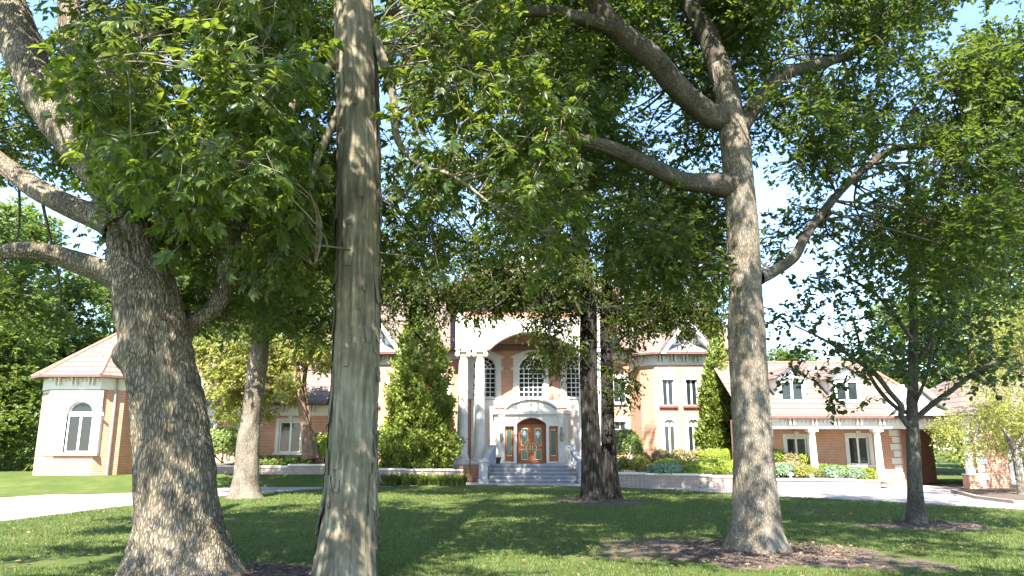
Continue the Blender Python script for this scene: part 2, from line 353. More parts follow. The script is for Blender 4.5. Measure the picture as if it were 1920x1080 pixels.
mulch('mulch_bed', RO+np.array((-.3,-.1,0)), 2.5, 2.3, 3); mulch('mulch_bed', LO+np.array((.9,.3,0)), 2.0, 1.5, 4)
mulch('mulch_bed', TW+np.array((.1,.4,0)), 1.9, 2.1, 5); mulch('mulch_bed', RS+np.array((.3,0,0)), 1.6, 1.5, 6)

# ------------------------------------------------------------------ the mansion
XC = 1.23
house = thing('mansion', (XC, 46, 0), 'red brick mansion with pink tiled roofs, stone columned entrance and low side wings', 'house')
house_parts = {}
def arc(cx, cz, r, a0, a1, n=14): return [(cx+r*math.cos(R(a0+(a1-a0)*i/n)), cz+r*math.sin(R(a0+(a1-a0)*i/n))) for i in range(n+1)]
def seg_arc(x0, x1, zs, zt, n=16):      # segmental arch from right spring to left spring
    wdt = (x1-x0)/2; rise = zt-zs; r = (wdt*wdt+rise*rise)/(2*rise); cx = (x0+x1)/2; cz = zt-r
    a = math.degrees(math.atan2(zs-cz, wdt))
    return arc(cx, cz, r, a, 180-a, n)
def wall_front(mb, x0, x1, z0, z1, y0, y1, ops):
    """wall in the XZ plane with openings (xa,xb,za,zb,spring or None)"""
    ex = sorted({x0, x1, *[o[0] for o in ops], *[o[1] for o in ops]}); ez = sorted({z0, z1, *[o[2] for o in ops], *[o[3] for o in ops]})
    for i in range(len(ex)-1):
        run = None
        for j in range(len(ez)-1):
            cx = (ex[i]+ex[i+1])/2; cz = (ez[j]+ez[j+1])/2
            hole = any(o[0] < cx < o[1] and o[2] < cz < o[3] for o in ops)
            if not hole:
                if run is None: run = ez[j]
            if hole and run is not None: mb.box(ex[i], ex[i+1], y0, y1, run, ez[j]); run = None
        if run is not None: mb.box(ex[i], ex[i+1], y0, y1, run, z1)
    for xa, xb, za, zb, sp in ops:
        if sp is None: continue
        pts = seg_arc(xa, xb, sp, zb) if zb-sp < (xb-xa)/2-1e-3 else arc((xa+xb)/2, sp, (xb-xa)/2, 0, 180, 16)
        h = len(pts)//2
        mb.prism([(xb, zb)]+[(x, z) for x, z in pts[:h+1]], y0, y1); mb.prism([(xa, zb)]+[(x, z) for x, z in pts[:h-1:-1]], y0, y1)
def window(x0, x1, z0, z1, y, spring=None, cols=2, rows=1, trim=.16, frame=.05, key=True, sill=True, fan=False, mull=.03, glassy=.17, parent=None, tmat='stone', shoulders=False):
    """window (> pane, surround, sill); y is the wall face"""
    fr = MB(); xm = (x0+x1)/2; r = (x1-x0)/2
    yf = y+.1
    if spring is None:
        fr.box(x0, x0+frame, yf, yf+.07, z0, z1); fr.box(x1-frame, x1, yf, yf+.07, z0, z1)
        fr.box(x0+frame, x1-frame, yf, yf+.07, z0, z0+frame); fr.box(x0+frame, x1-frame, yf, yf+.07, z1-frame, z1)
        top = z1-frame
    else:
        fr.box(x0, x0+frame, yf, yf+.07, z0, spring); fr.box(x1-frame, x1, yf, yf+.07, z0, spring)
        fr.box(x0+frame, x1-frame, yf, yf+.07, z0, z0+frame)
        fr.band(arc(xm, spring, r-frame, 0, 180), arc(xm, spring, r, 0, 180), yf, yf+.07)
        fr.box(x0+frame, x1-frame, yf+.004, yf+.066, spring-mull, spring+mull)
        top = spring-mull
        if fan:
            for k in range(1, 6):
                a = R(180*k/6); fr.bar((xm+.3*r*math.cos(a), yf+.035, spring+.3*r*math.sin(a)), (xm+(r-frame)*math.cos(a), yf+.035, spring+(r-frame)*math.sin(a)), mull*.45, 4)
            fr.band(arc(xm, spring, .3*r, 0, 180), arc(xm, spring, .3*r+mull, 0, 180), yf+.01, yf+.06)
            fr.band(arc(xm, spring, .62*r, 0, 180), arc(xm, spring, .62*r+mull*.8, 0, 180), yf+.015, yf+.055)
    for k in range(1, cols):
        xx = x0+frame+(x1-x0-2*frame)*k/cols; fr.box(xx-mull/2, xx+mull/2, yf+.012, yf+.058, z0+frame, top)
    for k in range(1, rows):
        zz = z0+frame+(top-z0-frame)*k/rows; fr.box(x0+frame, x1-frame, yf+.018, yf+.052, zz-mull/2, zz+mull/2)
    wo = fr.build('window', M['white'], parent or house)
    g = MB()
    if spring is None: g.box(x0+.01, x1-.01, yf+.045, yf+.06+glassy*.3, z0+.01, z1-.01)
    else: g.prism([(x0+.01, z0+.01), (x1-.01, z0+.01)]+[(a, b) for a, b in arc(xm, spring, r-.01, 0, 180)], yf+.045, yf+.06+glassy*.3)
    g.build('pane', M['glass'], wo)
    s = MB(); t = trim
    if t:
        if spring is None:
            s.box(x0-t, x0, y-.05, y+.18, z0, z1+t); s.box(x1, x1+t, y-.05, y+.18, z0, z1+t); s.box(x0, x1, y-.05, y+.18, z1, z1+t)
            zt = z1
        else:
            s.box(x0-t, x0, y-.05, y+.18, z0, spring); s.box(x1, x1+t, y-.05, y+.18, z0, spring)
            s.band(arc(xm, spring, r, 0, 180), arc(xm, spring, r+t, 0, 180), y-.05, y+.18)
            s.box(x0-t*1.35, x0+.0, y-.08, y-.05, spring-.08, spring+.06); s.box(x1, x1+t*1.35, y-.08, y-.05, spring-.08, spring+.06)
            zt = spring+r
            if shoulders:
                tt = zt+.34
                pts = arc(xm, spring, r+t, 0, 180, 16); h = len(pts)//2
                for sg, ps in ((1, pts[:h+1]), (-1, pts[:h-1:-1])):
                    xo = xm+sg*(r+t)
                    s.prism([(xo, tt-.42), (xm+sg*(r*.62), tt-.12), (xm, tt)]+[(a, b) for a, b in ps[::-1]][0:1]+[(a, b) for a, b in ps[::-1]][1:], y-.047, y+.02)
                for sg in (-1, 1): s.prism([(xm+sg*(r+t+.12), tt-.5), (xm+sg*(r+t+.12), tt-.36), (xm+sg*r*.62, tt-.02), (xm, tt+.12), (xm, tt), (xm+sg*r*.62, tt-.14)], y-.12, y-.052)
        if key: s.prism([(xm-.09, zt-.02), (xm+.09, zt-.02), (xm+.13, zt+t+.12), (xm-.13, zt+t+.12)], y-.1, y-.053)
        s.build('surround', M[tmat], wo)
    if sill:
        q = MB(); q.box(x0-t-.06, x1+t+.06, y-.14, y+.1, z0-.13, z0-.003); q.build('sill', M['stone'] if sill is True else M[sill], wo)
    return wo
def hip(mb, x0, x1, y0, y1, z, zr, inset=None):
    dy = (y1-y0)/2; ins = dy if inset is None else inset; ym = (y0+y1)/2
    a, b = (x0+ins, ym, zr), (x1-ins, ym, zr)
    v = [(x0,y0,z),(x1,y0,z),(x1,y1,z),(x0,y1,z),a,b]
    mb.add(v, [(0,1,5,4),(1,2,5),(2,3,4,5),(3,0,4),(3,2,1,0)]); return v
def ridge_bars(pts_pairs, parent, r=.09):
    m = MB()
    for a, b in pts_pairs: m.bar(a, b, r, 6)
    return m.build('ridge_cap', M['ridge'], parent)
def brackets(mb, x0, x1, y, z0, z1, n, dentil=True):
    for k in range(n):
        x = x0+(x1-x0)*(k+.5)/n
        for s in (-.1, .1): mb.prism([(x+s-.04, z0+.12), (x+s+.04, z0+.12), (x+s+.04, z1), (x+s-.04, z1)], y-.2, y-.001)
    if dentil:
        k = int((x1-x0)/.22)
        for i in range(k):
            x = x0+(x1-x0)*(i+.5)/k; mb.box(x-.05, x+.05, y-.08, y-.001, z1-.2, z1-.07)
# --- main block
MX0, MX1, MY = -13.3, 15.6, 49.0
wl = MB(); rw = 48.6
ops_main = []
for cx in (7.05, -4.6): ops_main += [(cx-.38, cx+.38, 4.9, 6.5, None), (cx-.38, cx+.38, 2.2, 3.7, None)]
for cx in (-11.9,): ops_main += [(cx-.45, cx+.45, 5.0, 6.6, None), (cx-.45, cx+.45, 1.8, 3.6, None)]
wall_front(wl, MX0, MX1, 0, 7.75, MY, MY+.35, ops_main)
wl.box(MX0, MX0+.35, MY+.35, 58.5, 0, 7.75); wl.box(MX1-.35, MX1, MY+.35, 58.5, 0, 7.75); wl.box(MX0+.35, MX1-.35, 58.2, 58.5, 0, 7.75)
wl.build('wall', M['brick'], house)
for o in ops_main: window(o[0], o[1], o[2], o[3], MY, cols=2, rows=3 if o[2] < 3 else 1, tmat='white')
f = MB(); f.box(MX0-.06, MX1+.06, MY-.06, 58.56, 7.75, 8.3); brackets(f, MX0, MX1, MY-.06, 7.85, 8.3, 15); f.build('frieze', M['trim'], house)
rf = MB(); v = hip(rf, MX0-.8, MX1+.8, MY-.8, 59.3, 8.42, 13.2, 4.6); ro = rf.build('roof', M['tiles'], house)
g = MB(); g.box(MX0-.86, MX1+.86, MY-.86, 59.36, 8.3, 8.41); g.build('gutter', M['gutter'], house)
ridge_bars([(v[0], v[4]), (v[1], v[5]), (v[4], v[5])], ro)
# --- bays left and right of the entrance
def bay(sg):
    mx = lambda x: x if sg > 0 else 2*XC-x
    pl = [(7.7, 49.0), (8.16, 47.25), (9.02, 46.5), (12.0, 46.5), (12.75, 47.25), (12.75, 49.0)]
    pl = [(mx(x), y) for x, y in pl]
    w_ = MB()
    # front face with real openings, other faces as solid walls
    xa, xb = sorted((mx(9.02), mx(12.0)))
    ops = []
    for cx in (9.74, 11.22):
        c = mx(cx); ops += [(c-.36, c+.36, 4.55, 6.2, None), (c-.35, c+.35, 1.55, 3.75, 3.4)]
    wall_front(w_, xa, xb, 0, 7.1, 46.5, 46.8, ops)
    for i in (0, 1, 3, 4):
        (x0, y0), (x1, y1) = pl[i], pl[i+1]
        dx, dy = x1-x0, y1-y0; L = math.hypot(dx, dy); n = (dy/L*.3, -dx/L*.3)
        cxm, cym = mx(10.5), 48.5
        if (x0+n[0]-cxm)**2+(y0+n[1]-cym)**2 > (x0-cxm)**2+(y0-cym)**2: n = (-n[0], -n[1])
        w_.vprism([(x0, y0), (x1, y1), (x1+n[0], y1+n[1]), (x0+n[0], y0+n[1])], 0, 7.1)
    w_.build('wall', M['brick'], house)
    for i, o in enumerate(ops):
        if o[4] is None: window(o[0], o[1], o[2], o[3], 46.5, cols=2, mull=.1, frame=.06, trim=.17, tmat='stone', sill='darkwood_sill_shade')  # brown sills: the shadow at the sill is put into the colour
        else: window(o[0], o[1], o[2], o[3], 46.5, spring=o[4], cols=2, mull=.1, frame=.06, trim=.2, fan=True, tmat='white')
    def off(d): 
        cxm = mx(10.2); out = []
        base = [(7.6, 49.2), (8.16-.7*d, 47.25-.75*d), (9.02-.35*d, 46.5-d), (12.0+.35*d, 46.5-d), (12.75+.75*d, 47.25-.55*d), (12.75+d, 49.2)]
        return [(mx(x), y) for x, y in base]
    fz = MB(); fz.vprism(off(.05), 7.1, 7.72)
    brackets(fz, xa, xb, 46.45, 7.2, 7.72, 4); fz.build('frieze', M['trim'], house)
    gt = MB(); gt.vprism(off(.62), 7.72, 7.84); gt.build('gutter', M['gutter'], house)
    # bay roof: eave polygon up to a short ridge under the main slope
    e = [(x, y, 7.845) for x, y in off(.6)]; ap = [(mx(9.6), 50.5, 10.6), (mx(11.4), 50.5, 10.6)]
    rb = MB(); vs = e+ap+[(mx(7.6), 51.5, 9.3), (mx(13.35), 51.5, 9.3)]
    rb.add(vs, [(0,1,6,8), (1,2,6), (2,3,7,6), (3,4,7), (4,5,9,7), (6,7,9,8)])
    rr = rb.build('roof', M['tiles'], house)
    # front gable
    cx = mx(11.0); gy = 46.6
    gb = MB(); gb.prism([(cx-1.3, 8.0), (cx+1.3, 8.0), (cx, 9.85)], gy, gy+.2); gw = gb.build('gable', M['white'], house)
    rk = MB()
    for s in (-1, 1):
        rk.prism([(cx+s*1.75, 7.75), (cx+s*1.45, 7.75), (cx, 9.78), (cx, 10.15)], gy-.75, gy-.001)
    rk.build('barge_board', M['white'], gw)
    rt = MB()
    for s in (-1, 1):
        rt.add([(cx+s*1.85, gy-.82, 7.74), (cx, gy-.82, 10.19), (cx, gy+3.4, 10.19), (cx+s*1.85, gy+1.3, 7.74),
                (cx+s*1.85, gy-.82, 7.83), (cx, gy-.82, 10.28), (cx, gy+3.4, 10.28), (cx+s*1.85, gy+1.3, 7.83)],
               [(0,1,2,3), (4,7,6,5), (0,4,5,1), (1,5,6,2), (2,6,7,3), (3,7,4,0)])
    rt.build('gable_roof', M['tiles'], gw)
    sk = MB(); sk.add([(cx-1.7, 45.88, 7.86), (cx+1.7, 45.88, 7.86), (cx+1.15, gy-.02, 8.38), (cx-1.15, gy-.02, 8.38)], [(0,1,2,3)])
    for k in range(13):
        a = -1.6+3.2*k/12; sk.bar((cx+a, 45.89, 7.89), (cx+a*.68, gy-.02, 8.40), .02, 4)
    sk.build('skirt_roof', M['metal'], gw)
    em = MB(); ez = 8.86
    em.band([(cx+.36*math.cos(a), ez+.36*math.sin(a)) for a in np.linspace(0, 2*math.pi, 28, endpoint=False)],
            [(cx+.42*math.cos(a), ez+.42*math.sin(a)) for a in np.linspace(0, 2*math.pi, 28, endpoint=False)], gy-.05, gy-.002, True)
    em.box(cx-.16, cx-.10, gy-.045, gy-.002, ez-.02, ez+.28); em.box(cx-.10, cx+.06, gy-.045, gy-.002, ez-.02, ez+.04)
    em.box(cx+.02, cx+.08, gy-.045, gy-.002, ez-.3, ez-.02); em.box(cx+.08, cx+.24, gy-.045, gy-.002, ez-.08, ez-.02); em.box(cx+.08, cx+.18, gy-.045, gy-.002, ez-.2, ez-.15)
    em.build('emblem', M['gutter'], gw)
    # downpipe
    dp = MB(); xx, yy = mx(7.62), 48.75
    dp.bar((mx(8.3), 46.9, 7.7), (mx(8.2), 47.0, 7.35), .06); dp.bar((mx(8.2), 47.0, 7.35), (xx, yy, 6.8), .06); dp.bar((xx, yy, 6.8), (xx, yy, .6), .055)
    dp.build('downpipe', M['trim'], house)
bay(1); bay(-1)
# --- entrance portico
EX0, EX1 = XC-4.77, XC+4.77; FL = 1.06
en = MB()
wall_front(en, EX0, EX1, 8.02, 10.72, 46.0, 46.7, [(XC-2.65, XC+2.65, 8.02, 9.15, 8.03)])
en.box(EX0, EX0+.7, 46.7, 49, 8.02, 10.72); en.box(EX1-.7, EX1, 46.7, 49, 8.02, 10.72)
en.box(EX0-.03, XC-2.65, 45.965, 46.0, 8.02, 8.3); en.box(XC+2.65, EX1+.03, 45.965, 46.0, 8.02, 8.3)
en.build('entablature', M['stone'], house)
bk = MB(); bk.box(EX0+.55, EX1-.55, 45.985, 45.999, 10.0, 10.6); bk.build('brick_band', M['brick'], house)
ce = MB(); ce.box(XC-4.06, XC+4.06, 46.71, 48.55, 9.32, 9.5); ce.build('porch_ceiling', M['trim'], house)
fz = MB(); fz.box(EX0-.05, EX1+.05, 45.95, 52, 10.72, 11.38); brackets(fz, EX0, EX1, 45.95, 10.8, 11.38, 8, True); fz.build('frieze', M['trim'], house)
gt = MB(); gt.box(EX0-.85, EX1+.85, 45.15, 52.8, 11.38, 11.5); gt.build('gutter', M['gutter'], house)
pr = MB(); v = hip(pr, EX0-.8, EX1+.8, 45.2, 54.4, 11.51, 15.2, 4.4); pro = pr.build('roof', M['tiles'], house)
ridge_bars([(v[0], v[4]), (v[1], v[5])], pro)
cu = MB(); ccx = XC-.3; cu.lathe(ccx, 49.8, [(1.05, 14.0), (1.05, 15.0), (1.2, 15.05), (1.2, 15.15), (1.0, 15.2), (.85, 15.6), (.55, 15.95), (.12, 16.15), (.05, 16.7)], 8); cu.build('cupola', M['white'], house)
# rear wall of the porch
W3 = [(XC+k*3.1-.8, XC+k*3.1+.8, 5.22, 7.9, 7.1) for k in (-1, 0, 1)]
rwb = MB(); door_op = (XC-1.0, XC+1.0, 1.0, 4.0, None)
wall_front(rwb, EX0+.3, EX1-.3, FL-.6, 10.7, 48.56, 48.95, W3+[door_op])
rwb.build('porch_wall', M['brick'], house)
for o in W3: window(o[0], o[1], o[2], o[3], 48.56, spring=o[4], cols=5, rows=6, trim=.36, frame=.06, mull=.045, fan=True, key=False, shoulders=True)
ls = MB()
for x0, x1 in ((EX0+.9, XC-2.35), (XC+2.35, EX1-.9)): ls.box(x0, x1, 48.48, 48.56, FL, 4.55)
ls.box(EX0+.9, EX1-.9, 48.47, 48.555, 4.55, 5.06)
for sx in (-1, 1):      # corner pilasters with stone blocks
    for k in range(10): ls.box(XC+sx*3.93-(.3 if k % 2 else .2), XC+sx*3.93+(.3 if k % 2 else .2), 48.44, 48.556, 5.1+k*.33, 5.4+k*.33)
ls.build('stone_facing', M['stone'], house)
# door surround
vs_ = MB(); wall_front(vs_, XC-2.35, XC+2.35, FL, 4.1, 47.75, 48.47, [(XC-.93, XC+.93, FL, 3.88, 3.5), (XC-1.68, XC-1.12, FL+.1, 3.36, None), (XC+1.12, XC+1.68, FL+.1, 3.36, None)])
vs_.box(XC-2.5, XC+2.5, 47.6, 48.47, 4.1, 4.28); vs_.box(XC-2.42, XC+2.42, 47.68, 48.47, 4.28, 4.36)
top = seg_arc(XC-1.6, XC+1.6, 4.36, 5.0); vs_.prism([(x, z) for x, z in top], 47.8, 48.47)
vs_.band(seg_arc(XC-1.6, XC+1.6, 4.45, 5.02), seg_arc(XC-1.72, XC+1.72, 4.5, 5.16), 47.66, 48.46)
for s in (-1, 1):
    vs_.box(XC+s*1.9-.17, XC+s*1.9+.17, 47.68, 47.749, FL, 3.95); vs_.box(XC+s*1.9-.22, XC+s*1.9+.22, 47.64, 47.745, 3.95, 4.098); vs_.box(XC+s*1.9-.22, XC+s*1.9+.22, 47.64, 47.746, FL, FL+.25)
vs_.build('door_surround', M['stone'], house)
jb = MB(); jb.band(seg_arc(XC-.86, XC+.86, 3.47, 3.82), seg_arc(XC-.929, XC+.929, 3.5, 3.878), 47.74, 48.3)
jb.box(XC-.929, XC-.86, 47.8, 48.3, FL, 3.5); jb.box(XC+.86, XC+.929, 47.8, 48.3, FL, 3.5)
jb.prism(seg_arc(XC-.86, XC+.86, 3.47, 3.81), 48.16, 48.24); jb.build('door_frame', M['darkwood_sill_shade'], house)
def ring(mb, pts, t, y0, y1):
    c = np.mean(np.array(pts), 0)
    mb.band([tuple(c+(np.array(p)-c)*(1-t)) for p in pts], [tuple(p) for p in pts], y0, y1, True)
for s in (-1, 1):
    a = MB(); xa, xb = sorted((XC+s*.006, XC+s*.86)); a.box(xa, xb, 48.17, 48.23, FL+.02, 3.47)
    do = a.build('door', M['wood'], house)
    up = [(XC+s*.22, 3.25), (XC+s*.64, 3.25), (XC+s*.64, 2.15), (XC+s*.5, 2.12), (XC+s*.36, 2.34), (XC+s*.22, 2.46)]
    lo = [(XC+s*.36, 1.9), (XC+s*.64, 1.94), (XC+s*.64, 1.26), (XC+s*.22, 1.26), (XC+s*.22, 1.64)]
    gl = MB(); gl.prism(up, 48.155, 48.168); gl.prism(lo, 48.155, 48.168); gl.build('pane', M['doorglass'], do)
    md = MB(); ring(md, up, .1, 48.13, 48.154); ring(md, lo, .12, 48.13, 48.154)
    cs = [(XC+s*.03+s*.34*math.cos(a), 2.02+.34*math.sin(a)) for a in np.linspace(-1.35, 1.35, 12)]
    ci = [(XC+s*.03+s*.30*math.cos(a), 2.02+.30*math.sin(a)) for a in np.linspace(-1.35, 1.35, 12)]
    md.band(ci, cs, 48.13, 48.168)
    cs = [(XC+s*.2+.13*math.cos(a), 2.02+.13*math.sin(a)) for a in np.linspace(0, 6.283, 16, endpoint=False)]
    ring(md, cs, .25, 48.12, 48.168); md.build('moulding', M['gold'], do)
    oc = MB()
    for (dx, dz, r) in ((0, .1, .085), (-.07, .02, .07), (.07, .02, .07), (0, -.08, .075), (0, -.16, .05)):
        oc.prism([(XC+s*.43+dx+r*math.cos(t), 2.86+dz+r*math.sin(t)) for t in np.linspace(0, 6.283, 10, endpoint=False)], 48.14+.001*dx, 48.154)
    oc.build('ornament', M['white'], do)
    ha = MB(); ha.bar((XC+s*.06, 48.1, 1.8), (XC+s*.06, 48.1, 2.3), .022); ha.bar((XC+s*.06, 48.1, 1.84), (XC+s*.06, 48.17, 1.84), .015); ha.bar((XC+s*.06, 48.1, 2.26), (XC+s*.06, 48.17, 2.26), .015); ha.build('handle', M['gold'], do)
    x0, x1 = sorted((XC+s*1.12, XC+s*1.68)); sl = MB(); sl.box(x0, x1, 48.0, 48.06, FL+.1, 3.36); so = sl.build('sidelight', M['wood'], house)
    q = MB(); q.box(x0+.14, x1-.14, 47.985, 47.998, 1.55, 3.1); q.build('pane', M['doorglass'], so)
    q = MB(); ring(q, [(x0+.11, 1.5), (x1-.11, 1.5), (x1-.11, 3.15), (x0+.11, 3.15)], .07, 47.97, 47.984); q.build('moulding', M['gold'], so)
# columns
def fluted(mb, cx, cy, r0, r1, z0, z1, nf=20):
    n = nf*4; prof = []
    for j in range(13):
        t = j/12; r = r0+(r1-r0)*t**1.6; prof.append((r, z0+(z1-z0)*t))
    vs = []; fs = []
    for r, z in prof:
        for k in range(n):
            rr = r*(1-.045*(.5-.5*math.cos(2*math.pi*k/4))); a = 2*math.pi*k/n
            vs.append((cx+rr*math.cos(a), cy+rr*math.sin(a), z))
    for j in range(12):
        for k in range(n): fs.append((j*n+k, j*n+(k+1) % n, (j+1)*n+(k+1) % n, (j+1)*n+k))
    mb.add(vs, fs)
for dx in (-4.28, -3.24, 3.24, 4.28):
    cx, cy = XC+dx, 46.37
    c = MB(); fluted(c, cx, cy, .335, .28, FL+.5, 7.55); co_ = c.build('column', M['stone'], house)
    b = MB(); b.box(cx-.47, cx+.47, cy-.47, cy+.47, FL, FL+.2); b.lathe(cx, cy, [(.46, FL+.2), (.47, FL+.27), (.42, FL+.33), (.38, FL+.36), (.41, FL+.42), (.40, FL+.47), (.34, FL+.5)], 24); b.build('base', M['stone'], co_)
    k = MB(); k.lathe(cx, cy, [(.28, 7.55), (.33, 7.6), (.33, 7.66), (.3, 7.7), (.36, 7.82), (.36, 7.86)], 20); k.box(cx-.44, cx+.44, cy-.42, cy+.40, 7.86, 8.018)
    for s in (-1, 1):
        for t in np.linspace(0, 1, 2): k.lathe(0, 0, [(0, 0)], 3) if False else None
        k.prism([(cx+s*.36+.15*math.cos(a), 7.74+.15*math.sin(a)) for a in np.linspace(0, 6.283, 14, endpoint=False)], cy-.4, cy+.38)
    k.build('capital', M['stone'], co_)
    p = MB(); p.box(cx-.5, cx+.5, cy-.5, cy+.5, 0, FL-.06); p.build('pedestal', M['brick'], co_)
    p = MB(); p.box(cx-.53, cx+.53, cy-.53, cy+.53, FL-.06, FL); p.build('pedestal_cap', M['stone_grey'], co_)
# porch floor + steps
st = MB(); st.box(XC-2.72, XC+2.72, 45.4, 47.74, 0, FL-.004)
for k in range(4): st.box(XC-2.6, XC+2.6, 44.4+k*.25, 44.4+(k+1)*.25-(.001 if k == 3 else 0), 0, .21*(k+1)-.02)
st.box(XC-3.9, XC+3.9, 46.9, 48.47, 0, FL-.008)
so_ = st.build('steps', M['steps'], house)
ri = MB()
for k in range(5): ri.box(XC-2.59, XC+2.59, 44.392+k*.25, 44.399+k*.25, .21*k+(.0 if k == 0 else -.018), .21*(k+1)-.08)
ri.build('riser', M['riser'], so_)  # dark faces stand in for shade between the steps
# --- right wing
WX0, WX1 = 12.0, 20.95
w2 = MB(); ops = [(15.4-.62+.1, 15.4+.52+.1, 1.05, 2.55, None), (18.24, 19.36, 1.12, 2.6, None)]
wall_front(w2, WX0, WX1, 0, 3.5, 41, 41.3, ops)
w2.vprism([(20.95, 41), (25.4, 45.6), (25.15, 45.8), (20.7, 41.3)], 0, 3.5); w2.build('wall', M['brick'], house)
for o in ops: window(o[0]+.02, o[1]-.02, o[2], o[3], 41, cols=2, mull=.1, frame=.07, trim=.2)
fz = MB(); fz.box(WX0, 22.4, 39.3, 39.75, 2.98, 3.5); brackets(fz, WX0+2, 22.2, 39.3, 3.05, 3.5, 7); fz.box(WX0, 22.35, 39.75, 40.98, 3.3, 3.5); fz.vprism([(21.3, 40.98), (22.35, 40.98), (25.0, 44.3), (23.7, 44.3)], 3.0, 3.5); fz.build('frieze', M['trim'], house)
gt = MB(); gt.box(WX0, 22.7, 38.95, 39.1, 3.5, 3.62); gt.build('gutter', M['gutter'], house)
rf = MB(); rf.add([(WX0, 39, 3.63), (22.8, 39, 3.63), (24.6, 45, 3.63), (21.0, 44.6, 7.0), (WX0, 44.6, 7.0), (WX0, 50, 3.63), (24.6, 50, 3.63), (WX0, 39, 3.505), (22.8, 39, 3.505), (24.6, 45, 3.505), (24.6,50,3.505),(WX0,50,3.505)],
    [(0,1,3,4), (1,2,3), (2,6,3), (6,5,4,3), (0,7,8,1), (1,8,9,2), (7,11,10,9,8)])
r2 = rf.build('roof', M['tiles'], house); ridge_bars([((22.8,39,3.68), (21,44.6,7.03)), ((WX0,44.6,7.03), (21,44.6,7.03))], r2)
for cx in (15.72, 19.12):
    c = MB(); c.lathe(cx, 39.52, [(.2, .42), (.19, .9), (.15, 2.72)], 18); co_ = c.build('column', M['white'], house)
    b = MB(); b.box(cx-.26, cx+.26, 39.26, 39.78, .3, .42); b.build('base', M['stone'], co_)
    b = MB(); b.lathe(cx, 39.52, [(.15, 2.72), (.2, 2.78), (.2, 2.84)], 18); b.box(cx-.25, cx+.25, 39.27, 39.77, 2.84, 2.978); b.build('capital', M['white'], co_)
qn = MB()
for k in range(9):
    l = .46 if k % 2 else .32; z = .05+k*.37; qn.box(20.95-l, 20.97, 40.95, 40.999, z, z+.32); qn.vprism([(20.97, 40.95), (20.99+l*.62, 40.95+l*.78), (20.95+l*.6, 41.0+l*.78), (20.95, 41.0)], z, z+.32)
qn.build('quoins', M['stone'], house)
for cx in (15.2, 18.2):
    dw = MB(); wall_front(dw, cx-.75, cx+.75, 3.9, 5.75, 40.45, 40.6, [(cx-.55, cx-.06, 4.55, 5.5, None), (cx+.06, cx+.55, 4.55, 5.5, None)])
    for s in (-1, 1): dw.box(cx+s*.75-(.15 if s > 0 else 0), cx+s*.75+(.15 if s < 0 else 0), 40.6, 43.2, 3.9, 5.75)
    dw.prism([(cx-.8, 5.75), (cx+.8, 5.75), (cx, 6.3)], 40.45, 40.6)
    do = dw.build('dormer', M['white'], house)
    t = MB(); t.box(cx-.85, cx+.85, 40.36, 40.449, 5.66, 5.76); t.build('cornice', M['metal'], do)
    for s in (-1, 1):
        g = MB(); g.box(*sorted((cx+s*.06, cx+s*.55)), 40.53, 40.56, 4.55, 5.5); g.build('pane', M['glass'], do)
    t = MB()
    for s in (-1, 1): t.add([(cx+s*.98, 40.25, 5.66), (cx, 40.25, 6.38), (cx, 43.9, 6.38), (cx+s*.98, 42.9, 5.66), (cx+s*.98, 40.25, 5.73), (cx, 40.25, 6.46), (cx, 43.9, 6.46), (cx+s*.98, 42.9, 5.73)],
               [(0,1,2,3), (4,7,6,5), (0,4,5,1), (1,5,6,2), (2,6,7,3), (3,7,4,0)])
    t.build('dormer_roof', M['tiles'], do)
cx = 21.3
gb = MB(); gb.prism([(cx-1.5, 3.64), (cx+1.5, 3.64), (cx, 5.1)], 39.3, 41.5); gw = gb.build('gable', M['white'], house)
rt = MB()
for s in (-1, 1): rt.add([(cx+s*1.8, 38.9, 3.63), (cx, 38.9, 5.28), (cx, 43.5, 5.28), (cx+s*1.8, 41, 3.63), (cx+s*1.8, 38.9, 3.72), (cx, 38.9, 5.37), (cx, 43.5, 5.37), (cx+s*1.8, 41, 3.72)],
               [(0,1,2,3), (4,7,6,5), (0,4,5,1), (1,5,6,2), (2,6,7,3), (3,7,4,0)])
rt.build('gable_roof', M['white'], gw)
sk = MB(); sk.add([(cx-1.6, 38.7, 3.64), (cx+1.6, 38.7, 3.64), (cx+.95, 39.29, 4.1), (cx-.95, 39.29, 4.1)], [(0,1,2,3)]); sk.build('skirt_roof', M['metal'], gw)
# far right wing beyond the passage
w3 = MB(); ops = [(25.0, 26.1, .35, 1.75, None), (29.0, 30.1, .35, 1.75, None)]
wall_front(w3, 23.25, 34, 0, 3.2, 38, 38.3, ops); w3.vprism([(23.25, 38.3), (23.6, 38.3), (29.6, 47), (29.2, 47)], 0, 3.2); w3.build('wall', M['brick'], house)
for o in ops: window(o[0]+.02, o[1]-.02, o[2], o[3], 38, cols=2, mull=.1, frame=.07, trim=.2)
qn = MB()
for k in range(8): l = .5 if k % 2 else .32; qn.box(23.23, 23.25+l, 37.95, 37.999, .05+k*.39, .39+k*.39)
qn.build('quoins', M['stone'], house)
fz = MB(); fz.box(22.6, 34, 37.9, 47, 3.2, 3.6); fz.build('frieze', M['trim'], house)
rf = MB(); hip(rf, 22.2, 36, 37.3, 47.5, 3.62, 6.4, 4); rf.build('roof', M['tiles'], house)
c = MB(); c.lathe(22.75, 37.8, [(.21, .75), (.2, 1.2), (.16, 2.9), (.2, 3.1), (.2, 3.19)], 18); co_ = c.build('column', M['white'], house)
b = MB(); b.box(22.42, 23.08, 37.47, 38.13-.15, 0, .7); b.build('pedestal', M['brick'], co_); b = MB(); b.box(22.4, 23.1, 37.45, 37.99, .7, .75); b.build('base', M['stone'], co_)
